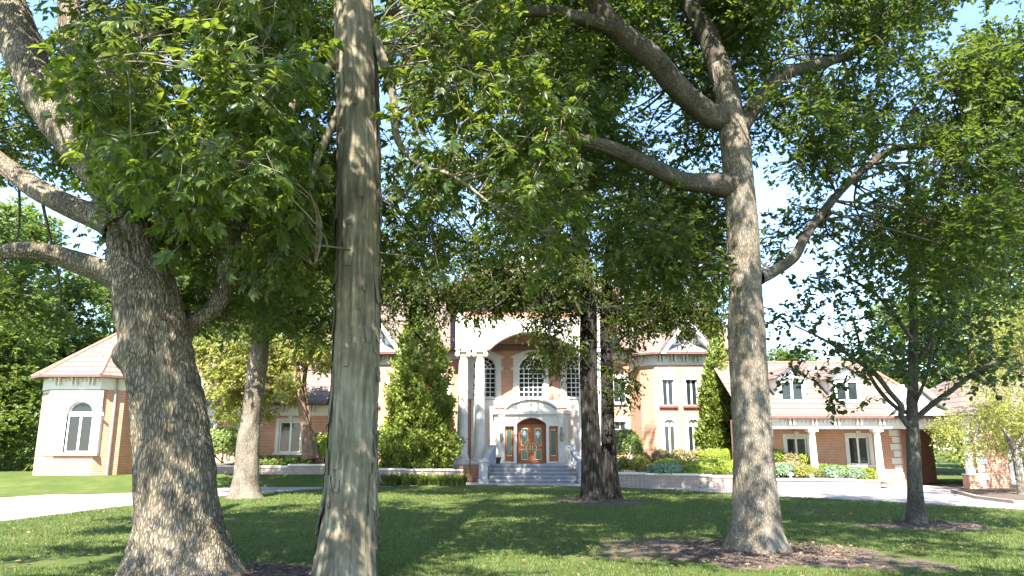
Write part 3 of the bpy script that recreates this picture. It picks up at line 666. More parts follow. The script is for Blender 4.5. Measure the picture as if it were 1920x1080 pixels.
# --- left wing
w4 = MB(); ops = [(-13.62, -12.3, 1.75, 3.5, None), (-18.5, -17.4, 1.75, 3.5, None), (-15.9, -15.1, 1.75, 3.5, None)]
wall_front(w4, -21.2, -10.8, 0, 3.85, 44, 44.3, ops); w4.build('wall', M['brick'], house)
for o in ops: window(o[0]+.02, o[1]-.02, o[2], o[3], 44, cols=2, mull=.1, frame=.07, trim=.2)
fz = MB(); fz.box(-21.2, -10.8, 43.94, 44.5, 3.85, 4.45); brackets(fz, -20.5, -10.9, 43.94, 3.95, 4.45, 6); fz.build('frieze', M['trim'], house)
gt = MB(); gt.box(-21.6, -10.2, 43.15, 43.3, 4.45, 4.57); gt.build('gutter', M['gutter'], house)
rf = MB(); hip(rf, -22.5, -9.8, 43.2, 54, 4.58, 9.0, 3.2); r4 = rf.build('roof', M['tiles'], house)
qn = MB()
for k in range(8): l = .55 if k % 2 else .36; qn.box(-20.55, -20.55+l, 43.94, 43.999, .6+k*.42, .97+k*.42)
qn.build('quoins', M['stone'], house)
# left corner pavilion
tp = [(-24.2, 39), (-21.55, 39), (-20.7, 39.9), (-20.7, 46), (-25.1, 46), (-25.1, 39.9)]
w5 = MB(); wop = (-23.13, -21.83+.05, 1.75, 4.4, 3.73)
wall_front(w5, -24.2, -21.55, .1, 5.0, 39, 39.3, [wop])
for i in (1, 2, 4, 5):
    (x0, y0), (x1, y1) = tp[i], tp[(i+1) % 6]; dx, dy = x1-x0, y1-y0; L = math.hypot(dx, dy); n = (-dy/L*.3, dx/L*.3)
    w5.vprism([(x0, y0), (x1, y1), (x1+n[0], y1+n[1]), (x0+n[0], y0+n[1])], .1, 5.0)
tw = w5.build('pavilion_wall', M['brick'], house)
window(wop[0], wop[1], wop[2], wop[3], 39, spring=wop[4], cols=2, mull=.11, frame=.09, trim=.42, tmat='white')
def toff(d): return [(-24.2-.4*d, 39-d), (-21.55+.4*d, 39-d), (-20.7+d, 39.9-.4*d), (-20.7+d, 46+d), (-25.1-d, 46+d), (-25.1-d, 39.9-.4*d)]
fz = MB(); fz.vprism(toff(.05), 5.0, 5.6); brackets(fz, -24.2, -21.55, 38.95, 5.1, 5.6, 3); fz.build('frieze', M['trim'], house)
gt = MB(); gt.vprism(toff(.62), 5.6, 5.72); gt.build('gutter', M['gutter'], house)
e = [(x, y, 5.725) for x, y in toff(.6)]; rb = MB(); rb.add(e+[(-22.55, 42.3, 8.55), (-22.55, 44, 8.55)], [(0,1,6), (1,2,6), (2,3,7,6), (3,4,7), (4,5,6,7), (5,0,6)]); r5 = rb.build('roof', M['tiles'], house)
ridge_bars([(e[i], (-22.55, 42.3, 8.58)) for i in (0, 1, 2, 5)], r5, .08)
pn = MB(); wall_front(pn, -24.15, -21.6, 1.62, 4.95, 38.955, 38.998, [(wop[0]-.43, wop[1]+.43, wop[2]-.14, 4.85, 3.73)]); pn.build('stone_facing', M['stone'], house)
sp_ = MB(); sp_.box(-24.25, -21.5, 38.93, 38.999, .1, .55); sp_.build('plinth', M['stone'], house)
dp = MB(); dp.bar((-20.95, 39.4, 5.6), (-20.95, 39.4, .6), .06); dp.build('downpipe', M['metal'], house)

# --- stair balustrades (free-standing stone rails)
def balustrade(sg, label):
    x = XC+sg*2.9
    t = thing('balustrade', (x, 44.3, 0), label, 'balustrade', 'stone rails beside the front steps')
    n = MB(); n.box(x-.3, x+.3, 44.0, 44.6, 0, .25); n.box(x-.25, x+.25, 44.05, 44.55, .25, 1.2); n.box(x-.31, x+.31, 43.99, 44.61, 1.2, 1.32); n.build('newel', M['stone_grey'], t)
    x2 = XC+sg*2.4
    n = MB(); n.box(x2-.2, x2+.2, 46.0, 46.4, FL, FL+1.0); n.box(x2-.25, x2+.25, 45.95, 46.45, FL+1.0, FL+1.12); n.build('newel', M['stone_grey'], t)
    a, b = Vector((x, 44.6, 1.08)), Vector((x2, 46.0, 1.95)); a2, b2 = Vector((x, 44.6, .22)), Vector((x2, 46.0, FL+.12))
    r = MB(); q = MB()
    def beam(m, p, p2, w_, h_):
        m.add([(p.x-w_, p.y, p.z), (p.x+w_, p.y, p.z), (p.x+w_, p.y, p.z+h_), (p.x-w_, p.y, p.z+h_), (p2.x-w_, p2.y, p2.z), (p2.x+w_, p2.y, p2.z), (p2.x+w_, p2.y, p2.z+h_), (p2.x-w_, p2.y, p2.z+h_)],
              [(0,1,2,3), (7,6,5,4), (0,4,5,1), (1,5,6,2), (2,6,7,3), (3,7,4,0)])
    beam(r, a, b, .14, .14); r.build('handrail', M['stone_grey'], t); beam(q, a2-Vector((0,0,.2)), b2-Vector((0,0,.2)), .16, .3); q.build('rail_base', M['stone_grey'], t)
    for k in range(7):
        f = (k+.7)/7.4; p = a2.lerp(b2, f)+Vector((0,0,.1)); tp_ = a.lerp(b, f); h = tp_.z-p.z+.01
        m = MB(); m.lathe(p.x, p.y, [(.08, p.z), (.08, p.z+.06*h), (.05, p.z+.12*h), (.1, p.z+.35*h), (.085, p.z+.5*h), (.045, p.z+.78*h), (.07, p.z+.9*h), (.08, p.z+h)], 10); m.build('baluster', M['stone_grey'], t, True)
balustrade(-1, 'grey stone balustrade left of the front steps, beside the open lily bed')
balustrade(1, 'grey stone balustrade right of the front steps, half hidden by the dark twin trunk')
# lanterns and pots at the door
for s, lb in ((-1, 'dull metal wall lantern left of the carved wooden doors'), (1, 'dull metal wall lantern right of the carved wooden doors')):
    x = XC+s*1.9; t = thing('wall_lantern', (x, 47.5, 2.6), lb, 'lantern', 'lanterns beside the front door')
    b = MB(); b.lathe(x, 47.45, [(.04, 2.36), (.09, 2.45), (.12, 2.85), (.15, 2.87), (.05, 3.02), (.02, 3.1)], 8); b.build('lamp_body', M['metal'], t)
    b = MB(); b.bar((x, 47.45, 3.08), (x, 47.56, 3.2), .018); b.bar((x, 47.56, 3.2), (x, 47.68, 3.1), .018); b.box(x-.07, x+.07, 47.655, 47.68, 2.8, 3.3); b.build('bracket', M['metal'], t)
t = thing('flower_pot', (XC-2.15, 46.6, FL), 'small dark pot on the porch left of the steps', 'pot')
b = MB(); b.lathe(XC-2.1, 46.75, [(.13, FL), (.2, FL+.3), (.23, FL+.33), (.23, FL+.38), (.18, FL+.36)], 16); b.build('bowl', M['pot'], t)
# --- low garden walls
def garden_wall(pts, label, base=0, th=.35):
    """pts (x,y,top)"""
    t = thing('garden_wall', (pts[0][0], pts[0][1], 0), label, 'wall', 'low garden walls along the drive')
    w_ = MB(); c = MB()
    for (x0, y0, z0), (x1, y1, z1) in zip(pts[:-1], pts[1:]):
        dx, dy = x1-x0, y1-y0; L = math.hypot(dx, dy); n = (-dy/L*th, dx/L*th); z = z0
        e = (dx/L*.0, dy/L*.0)
        w_.vprism([(x0, y0), (x1, y1), (x1+n[0], y1+n[1]), (x0+n[0], y0+n[1])], base, z-.1)
        m_ = .05/th
        c.vprism([(x0-n[0]*m_, y0-n[1]*m_), (x1-n[0]*m_, y1-n[1]*m_), (x1+n[0]*(1+m_), y1+n[1]*(1+m_)), (x0+n[0]*(1+m_), y0+n[1]*(1+m_))], z-.1, z)
    w_.build('blocks', M['wallblock'], t); c.build('coping', M['stone'], t)
pz = lambda u, v, Y: (float(P(u, v, Y)[0]), Y, float(P(u, v, Y)[2]))
garden_wall([pz(672, 878, 42.6), pz(760, 879, 42.5), pz(850, 880, 42.4), pz(868, 880, 42.4)], 'low block wall with stone coping under the tall conical evergreen')
garden_wall([pz(1143, 885, 40.4), pz(1210, 887, 39.6), pz(1310, 889, 38.9), pz(1330, 891, 38.6), pz(1400, 894, 38.3), pz(1450, 897, 38.2), pz(1510, 897, 38.1), pz(1560, 898, 38.1), pz(1605, 900, 38.1), pz(1650, 903, 38.2)], 'long curving stepped block wall below the clipped mounds right of the steps')
garden_wall([pz(392, 872, 42.6), pz(440, 873, 42.2), pz(540, 870, 42.0), pz(628, 877, 42.2)], 'short block wall before the left wing, dappled with leaf shade', base=.3)
# beds behind the walls
def bed(poly, z0, z1=None):
    n = len(poly); V = []
    b = MB(); vs = [(x, y, z) for x, y, z in poly]; c = np.mean(np.array(vs), 0)
    b.add(vs+[(c[0], c[1], c[2]+.08)], [(i, (i+1) % n, n) for i in range(n)]); tag(b.build('planting_bed', M['soil']), kind='structure')
bed([(-8.6, 42.8, .72), (-3.6, 42.7, .68), (-3.6, 48.9, 1.0), (-8.6, 46.4, .95), (-12.5, 46.4, .95), (-12.5, 43.5, .75)], 0)
bed([(5.4, 40.9, .6), (8.0, 39.9, .55), (11.2, 38.95, .45), (14.9, 38.5, .3), (19.3, 38.5, .2), (19.3, 40.9, .35), (12.9, 41.5, .8), (12.9, 46.4, .95), (7.7, 48.9, 1.0), (4.8, 47, .9)], 0)
bed([(-17.2, 42.6, .85), (-14, 42.4, .85), (-10.2, 42.6, .8), (-10.4, 43.95, 1.15), (-17.2, 43.95, 1.15)], 0)
bed([G(1785, 925)+(0,0,.02), G(1800, 916)+(0,0,.02), G(2050, 905)+(0,0,.02), G(2050, 950)+(0,0,.02), G(1900, 943)+(0,0,.02)], 0)
k_ = MB(); pp = [G(1783, 923), G(1830, 936), G(1900, 945), G(2050, 953)]
for a, b in zip(pp[:-1], pp[1:]):
    dx = norm(b-a)*.0; n = np.array((-(b-a)[1], (b-a)[0], 0)); n = n/np.linalg.norm(n)*.16
    k_.vprism([tuple(a[:2]), tuple(b[:2]), tuple((b+n)[:2]), tuple((a+n)[:2])], 0, .13)
tag(k_.build('bed_kerb', M['wallblock']), kind='structure')

# ------------------------------------------------------------------ vegetation
def catmull(pts, n_per):
    p = np.asarray(pts, float); q = np.vstack((2*p[0]-p[1], p, 2*p[-1]-p[-2])); out = []
    for i in range(1, len(q)-2):
        t = np.linspace(0, 1, n_per, endpoint=False)[:, None]
        a, b, c, d = q[i-1], q[i], q[i+1], q[i+2]
        out.append(.5*((2*b)+(-a+c)*t+(2*a-5*b+4*c-d)*t*t+(-a+3*b-3*c+d)*t**3))
    out.append(p[-1:]); return np.vstack(out)
def tube(pts, nseg=12, step=.25, disp=None, flare=0, seed=0, cap=True):
    """pts (x,y,z,r). returns V, F"""
    p = np.asarray(pts, float); L = np.linalg.norm(np.diff(p[:, :3], axis=0), axis=1).sum()
    n_per = max(2, int(L/step/(len(p)-1))+1); c = catmull(p, n_per); r = np.maximum(c[:, 3], .002); c = c[:, :3]
    t = norm(np.gradient(c, axis=0)); u = np.zeros_like(t)
    u0 = np.cross(t[0], (0.3, 1, 0.1)); u[0] = u0/np.linalg.norm(u0)
    for i in range(1, len(t)):
        x = u[i-1]-t[i]*np.dot(u[i-1], t[i]); u[i] = x/np.linalg.norm(x)
    w_ = np.cross(t, u); a = np.linspace(0, 2*np.pi, nseg, endpoint=False)
    s = np.concatenate(([0], np.cumsum(np.linalg.norm(np.diff(c, axis=0), axis=1))))
    rr = r[:, None]*np.ones(nseg)[None]
    A = np.broadcast_to(a[None], rr.shape); Sx = np.broadcast_to(s[:, None], rr.shape)
    if flare:
        k = np.random.default_rng(seed).uniform(0, 6.28, 3)
        lob = 1+.45*np.maximum(0, np.cos(5*A+k[0]+.6*np.sin(2*A+k[1])))
        rr = rr*(1+flare*np.exp(-Sx/.34)*lob)
    if disp: rr = rr+disp(A, Sx, r[:, None])
    V = c[:, None]+rr[..., None]*(np.cos(a)[None, :, None]*u[:, None]+np.sin(a)[None, :, None]*w_[:, None])
    n = len(c); V = V.reshape(-1, 3); j = np.arange(nseg)
    F = np.concatenate([np.stack((i*nseg+j, i*nseg+(j+1) % nseg, (i+1)*nseg+(j+1) % nseg, (i+1)*nseg+j), 1) for i in range(n-1)])
    out = [F]
    if cap:
        V = np.vstack((V, c[-1:]+t[-1:]*r[-1]*.5)); out.append(np.stack(((n-1)*nseg+j, (n-1)*nseg+(j+1) % nseg, np.full(nseg, len(V)-1)), 1))
    return V, out
class Geo:
    def __init__(s): s.V = []; s.F = {}; s.n = 0
    def add(s, V, F):
        for f in F: s.F.setdefault(f.shape[1], []).append(f+s.n)
        s.V.append(V); s.n += len(V)
    def build(s, name, mat, parent=None, smooth_shade=False):
        return np_mesh(name, np.concatenate(s.V), [np.concatenate(v) for v in s.F.values()], mat, parent, smooth_shade)
def disp_oak(amp, lump=.03, freq=7, seed=0):
    def f(A, S, r):
        p = np.stack((np.cos(A)*freq*r/.4+seed, np.sin(A)*freq*r/.4, S*2.4), -1)
        wob = vnoise(p*.6+9)*1.2; q = p.copy(); q[..., 0] += wob; q[..., 1] += wob
        rid = 1-np.abs(2*vnoise(q)-1); rid2 = 1-np.abs(2*vnoise(q*(2.1, 2.1, 1.7)+31)-1)
        l = vnoise(np.stack((np.cos(A)*1.3+seed, np.sin(A)*1.3, S*.9), -1))-.5
        return amp*(rid**1.5*-1.0-rid2**2*.55+.8)+lump*2*l
    return f
def disp_shag(amp, seed=0):
    def f(A, S, r):
        wa = A+.25*(vnoise(np.stack((np.cos(A)*2, np.sin(A)*2, S*.7+seed), -1))-.5)
        p = np.stack((np.cos(wa)*9+seed, np.sin(wa)*9, S*.6), -1)
        v1 = vnoise(p); v2 = vnoise(p*(2.3, 2.3, 1.6)+17)
        step_ = np.floor(v1*4+.6*v2)/4
        l = vnoise(np.stack((np.cos(A)*1.2+seed, np.sin(A)*1.2, S*.6), -1))-.5
        return amp*(2.2*(step_-.5)+.8*(v2-.5))+.05*l
    return f
# leaf templates: x along the leaf, y across, z up
def T_lance():
    v = np.array([(0,0,0),(.3,.17,.05),(.65,.16,.03),(1,0,-.14),(.65,-.16,.03),(.3,-.17,.05),(.3,0,0),(.65,0,-.03)], float)
    return v, [np.array([(6,7,2,1),(6,5,4,7)]), np.array([(0,6,1),(7,3,2),(0,5,6),(7,4,3)])]
def T_oak():
    h = [(0,0),(.14,.05),(.22,.20),(.34,.09),(.45,.30),(.57,.12),(.72,.28),(.80,.10),(.9,.12),(1,0)]
    v = [(x, 0 if y == 0 else y, abs(y)*.25-.12*x*x) for x, y in h]+[(x, -y, abs(y)*.25-.12*x*x) for x, y in h[1:-1][::-1]]
    n = len(h)
    return np.array(v, float), [np.array([list(range(n))]), np.array([[0, n-1]+list(range(n, 2*n-2))])]
def T_simple(wd=.3):
    v = np.array([(0,0,0),(.45,wd,.08),(1,0,-.1),(.45,-wd,.08)], float)
    return v, [np.array([(0,1,2),(0,2,3)])]
def T_round():
    v = np.array([(0,0,0),(.2,.32,.06),(.6,.4,.05),(1,0,-.08),(.6,-.4,.05),(.2,-.32,.06)], float)
    return v, [np.array([(0,1,2,3),(0,3,4,5)])]
LEAF = {'lance': T_lance(), 'oak': T_oak(), 'simple': T_simple(), 'round': T_round(), 'narrow': T_simple(.16)}
def leaves(geo, pos, axis, up, size, kind):
    tv, tf = LEAF[kind]; a = norm(axis); s = norm(np.cross(up, a)); n = np.cross(a, s)
    V = pos[:, None]+size[:, None, None]*(tv[None, :, 0:1]*a[:, None]+tv[None, :, 1:2]*s[:, None]+tv[None, :, 2:3]*n[:, None])
    k = np.arange(len(pos))[:, None]*len(tv)
    geo.add(V.reshape(-1, 3), [(f.reshape(1, -1)+k).reshape(-1, f.shape[1]) for f in tf])
def randdir(n): return norm(rng.normal(size=(n, 3)))
def clump(geo, c, r, n, size, kind, droop=.25, flat=1., compound=False, per=8, L=None, thr=.36, nscale=1.0, wood=None):
    c = np.asarray(c, float); r = np.asarray(r, float)*np.ones(3); r[2] *= flat
    ns = max(3, int(n/per*1.5))
    o = randdir(ns)*(rng.random((ns, 1))**.45); pos = c+o*r
    keep = vnoise(pos*nscale/np.mean(r)*1.6+50) > thr; pos = pos[keep]; o = o[keep]; ns = len(pos)
    if ns == 0: return
    d_ = norm(o*.8+randdir(ns)*.8+np.array((0, 0, -droop))); L = (L or np.mean(r)*.45)
    t = (np.arange(per)+.5)/per; jit = rng.normal(0, .05, (ns, per, 1))
    p = pos[:, None]+d_[:, None]*(t[None, :, None]*L+jit*L)+np.array((0, 0, -.12*L))*(t**2)[None, :, None]
    sd = norm(np.cross(d_, np.array((0, 0, 1.0))+randdir(ns)*.3)); sgn = np.where(np.arange(per) % 2 == 0, 1, -1)
    ax = d_[:, None]*.55+sd[:, None]*sgn[None, :, None]*.8+rng.normal(0, .35, (ns, per, 3))+np.array((0, 0, -droop*.8))
    up = np.array((0, 0, 1.0))+rng.normal(0, .55, (ns, per, 3))
    p = p.reshape(-1, 3); ax = norm(ax.reshape(-1, 3)); up = up.reshape(-1, 3); sz = size*rng.uniform(.45, 1.35, len(p))
    if wood is not None:
        for q in range(0, ns, 3):
            e = pos[q]+d_[q]*L; wood.add(*tube([(*pos[q]-d_[q]*L*.4, .009), (*e, .003)], 3, 9, cap=False))
    if not compound: leaves(geo, p, ax, up, sz, kind); return
    s = norm(np.cross(up, ax)); up = np.cross(ax, s)
    for phi, k, back in ((-72, .62, .0), (-34, .92, .12), (0, 1.05, .18), (34, .92, .12), (72, .62, .0)):
        ph = R(phi); a2 = ax*math.cos(ph)+s*math.sin(ph)+np.array((0, 0, -.28))+rng.normal(0, .12, p.shape)
        leaves(geo, p+ax*(sz*(.45+back))[:, None], a2, up+rng.normal(0, .2, p.shape), sz*k*rng.uniform(.85, 1.1, len(p)), kind)
def limb_pts(px, Y0, Y1=None):
    """px list of (u,v,width_px): limb at real depth, running from depth Y0 to Y1"""
    Y1 = Y0 if Y1 is None else Y1; n = len(px)
    return [(*P(u, v, Y0+(Y1-Y0)*i/max(1, n-1)), w_*.5*px2m(Y0+(Y1-Y0)*i/max(1, n-1))) for i, (u, v, w_) in enumerate(px)]
def attach(wood, skel, c, r, n_tw=5, r0=.035):
    """a branch from the nearest wood to the clump, forking inside it"""
    sk = np.asarray(skel, float)[:, :3]; d_ = np.linalg.norm((sk-c)*(1, 1, 1.25)+np.array((0, 0, .3)), axis=1); b = sk[np.argmin(d_)]
    D = np.linalg.norm(c-b)
    if D > 4.2: b = c+(b-c)*(1.2/D); D = 1.2
    mid = (b+c)/2+rng.normal(0, .1, 3)*D+np.array((0, 0, .1*D))
    k = min(1.6, .6+D*.15)
    wood.add(*tube([(*b, r0*k), (*mid, r0*k*.7), (*c, r0*.4)], 6, .4))
    for q in range(n_tw):
        e = c+randdir(1)[0]*r*rng.uniform(.6, .95); m_ = (c+e)/2+rng.normal(0, .12, 3)*r
        wood.add(*tube([(*c, r0*.38), (*m_, r0*.25), (*e, r0*.1)], 4, .5, cap=False))
def hi(skel):
    k = [q for q in skel if proj(q)[1] < -10]
    return k if len(k) > 2 else skel
def collar(p): return [(*q[:3], q[3]*(1.35 if i == 0 else 1.1 if i == 1 else 1)) for i, q in enumerate(p)]
GAPS = [(1208,212,46,32),(1275,312,52,24),(1452,335,40,50),(1520,545,85,62),(1850,25,50,32),(1745,85,18,20),(1575,95,24,18),(80,430,48,38),(165,545,40,28),(360,170,22,26),(885,395,22,22),(1620,350,35,26),(1560,500,60,40),(1700,310,26,22)]
def in_gap(u, v, m=0):
    return any(((u-a)/(c+m))**2+((v-b)/(d_+m))**2 < 1 for a, b, c, d_ in GAPS)
def proj(c):
    y, z = c[1], c[2]-EYE; zc = y*math.cos(TILT)+z*math.sin(TILT); yc = z*math.cos(TILT)-y*math.sin(TILT)
    return 960+FPX*c[0]/zc, 540-FPX*yc/zc
# bare wood that leaves do not hang in front of: (u0,v0,u1,v1,half width,depth of the wood)
BARE = [(655,-40,668,540,95,11.9),(1395,440,1375,235,70,15.4),(1400,540,1395,440,85,15.4),(1375,235,1300,20,26,15.6),(1370,240,1240,130,24,14.9),(1360,345,1150,280,44,14.9),(1130,30,1000,20,10,14.3),
        (0,0,130,250,62,13.3),(0,320,150,400,42,12.9),(0,475,215,510,62,12.4),(220,400,290,560,70,12.4),(436,400,395,600,48,13.2),(1440,515,1660,288,34,16.2),(1100,400,1120,700,30,30),(488,600,475,760,40,30),(135,0,140,90,30,13.6),(1712,640,1714,800,24,20.2)]
def in_bare(u, v, Y, m):
    for u0, v0, u1, v1, h, D in BARE:
        if Y > D+.35: continue
        dx, dy = u1-u0, v1-v0; t = min(1, max(0, ((u-u0)*dx+(v-v0)*dy)/(dx*dx+dy*dy)))
        if math.hypot(u-u0-t*dx, v-v0-t*dy) < h+m: return True
    return False
def scatter(regions, n, Y, seed, gaps=True, rad=.8):
    """crown clump centres: regions (u0,v0,u1,v1), depth range Y"""
    g = np.random.default_rng(seed); out = []; tries = 0; ar = np.array([(b[2]-b[0])*(b[3]-b[1]) for b in regions], float); ar /= ar.sum(); pts = []
    while len(out) < n and tries < 6000:
        tries += 1; b = regions[g.choice(len(regions), p=ar)]; u = g.uniform(b[0], b[2]); v = g.uniform(b[1], b[3])
        yy = g.uniform(*Y); rp = rad*FPX/yy*(1-tries/9000)
        if gaps and in_gap(u, v, .55*rp): continue
        if in_bare(u, v, yy, .35*rp): continue
        if any((u-a)**2+(v-c)**2 < (36*(1-tries/6000))**2 for a, c in pts): continue
        pts.append((u, v)); out.append(P(u, v, yy))
    return out
def overhead(base, n, rad, z0, z1, seed, front=0.):
    """clumps of the crown that stand above the picture"""
    g = np.random.default_rng(seed); out = []; tries = 0
    while len(out) < n and tries < 5000:
        tries += 1; a = g.uniform(0, 6.28); r = rad*math.sqrt(g.random()); z = g.uniform(z0, z1)
        k = 1-max(0, (z-(z0+z1)/2)/((z1-z0)/2))**2*.6
        x = base[0]+r*k*math.cos(a); y = base[1]+r*k*math.sin(a)+front
        if y > 3 and (z-EYE)/y < math.tan(TILT+R(24)): continue
        if y < -14: continue
        out.append(np.array((x, y, z)))
    return out

# ---- shagbark hickory in the middle
def make_hickory():
    Yd = SH[1]
    t = thing('hickory_tree', (SH[0], SH[1], 0), 'straight shaggy-barked trunk in front of everything, its peeling plates running out of the picture', 'tree')
    trunk = limb_pts([(644,1100,108),(650,1010,98),(656,940,92),(662,800,86),(668,650,84),(671,500,82),(672,350,84),(671,200,82),(664,60,80),(660,-60,78),(658,-260,72),(655,-600,58),(650,-1000,40)], Yd)
    trunk[0] = (trunk[0][0], trunk[0][1], -.1, trunk[0][3])
    V, F = tube(trunk, 150, .022, disp_shag(.018, 3), flare=.12, seed=2)
    np_mesh('trunk', V, F, M['shagbark'], t, True)
    # loose plates of bark lifting off the trunk
    c = catmull(np.array(trunk), 40); st_ = Geo(); g = np.random.default_rng(5)
    zs = c[:, 2]
    for k in range(150):
        i0 = g.integers(4, int(np.searchsorted(zs, 9.0))); ln = g.uniform(.35, 1.1); a0 = g.uniform(0, 6.283)
        if k % 3 == 0: a0 = g.choice([0, math.pi])+g.normal(0, .25)
        wd = g.uniform(.03, .075); n = 9; z = np.linspace(zs[i0], zs[i0]+ln, n)
        cx = np.interp(z, zs, c[:, 0]); cy = np.interp(z, zs, c[:, 1]); r = np.interp(z, zs, c[:, 3])
        tt = np.linspace(0, 1, n); lift = .008+.03*g.random()*np.abs(tt-.55)**1.6*3+(.035*g.random()*(1-tt)**3); aw = a0+np.cumsum(g.normal(0, .02, n))
        shape = wd*(.35+.65*np.sin(np.pi*np.clip(tt*.9+.05, 0, 1))**.5)
        rows_ = []
        for sgn, dr in ((-1, 0), (0, .006), (1, 0)):
            ang = aw+sgn*shape/r; rows_.append(np.stack((cx+(r+lift+dr)*np.cos(ang), cy+(r+lift+dr)*np.sin(ang), z), 1))
        V = np.concatenate(rows_); i = np.arange(n-1)
        Fq = np.concatenate([np.stack((q*n+i, (q+1)*n+i, (q+1)*n+i+1, q*n+i+1), 1) for q in range(2)])
        V2 = V.copy(); V2[:, 0] -= .008*np.cos(a0); V2[:, 1] -= .008*np.sin(a0)
        st_.add(np.concatenate((V, V2)), [Fq, Fq[:, ::-1]+len(V)])
    st_.build('bark_plates', M['shagbark'], t, True)
    wood = Geo(); lf = Geo(); skel = list(np.array(trunk)[-7:])
    for px, Ya, Yb, nm in (([(640,100,26),(560,190,18),(470,255,13),(390,265,10),(300,250,7),(190,300,4)], Yd, Yd-2.2, 'limb'),
                       ([(645,190,20),(585,330,12),(600,430,9),(590,500,5)], Yd, Yd-.8, 'limb'),
                       ([(700,60,26),(735,170,17),(745,260,13),(790,310,10),(850,330,8),(930,390,5)], Yd, Yd-1.2, 'limb'),
                       ([(640,-150,26),(480,-40,17),(330,40,12),(170,120,8)], Yd, Yd-3.2, 'limb')):
        pts = limb_pts(px, Ya, Yb); V, F = tube(pts, 10, .08, disp_oak(.006, .01, 10)); np_mesh('limb', V, F, M['shagbark'], t, True); skel += [q for q in catmull(np.array(pts), 5)]
    cl = []
    cl += [(c_, .62) for c_ in scatter([(60,20,620,470),(120,80,520,330),(90,470,200,530),(420,-20,640,200)], 62, (8.2, 11.4), 21)]
    cl += [(c_, .5) for c_ in scatter([(170,100,480,420)], 12, (7.2, 8.6), 22)]
    cl += [(c_, .62) for c_ in scatter([(715,40,1010,450),(960,180,1130,470),(730,440,800,540),(720,-40,1000,200)], 50, (10.2, 13.0), 23)]
    cl += [(c_, .5) for c_ in scatter([(300,380,600,500)], 7, (10.6, 12.6), 24)]
    for c_, r in cl:
        if c_[1] > 9: attach(wood, skel, c_, r, 4, .022)
        else: attach(wood, skel, c_, r, 4, .016)
        clump(lf, c_, r, 62, .165, 'lance', .3, .75, True, 4, .35, .41, wood=wood)
    for c_ in overhead(SH, 38, 7, 9, 17, 31, -2.0):
        clump(lf, c_, 1.1, 60, .22, 'lance', .3, .7, True, 4, .5, .42)
        attach(wood, hi(skel), c_, 1.0, 2, .03)
    wood.build('branch', M['shagbark'], t); lf.build('crown', M['hickleaf'], t)
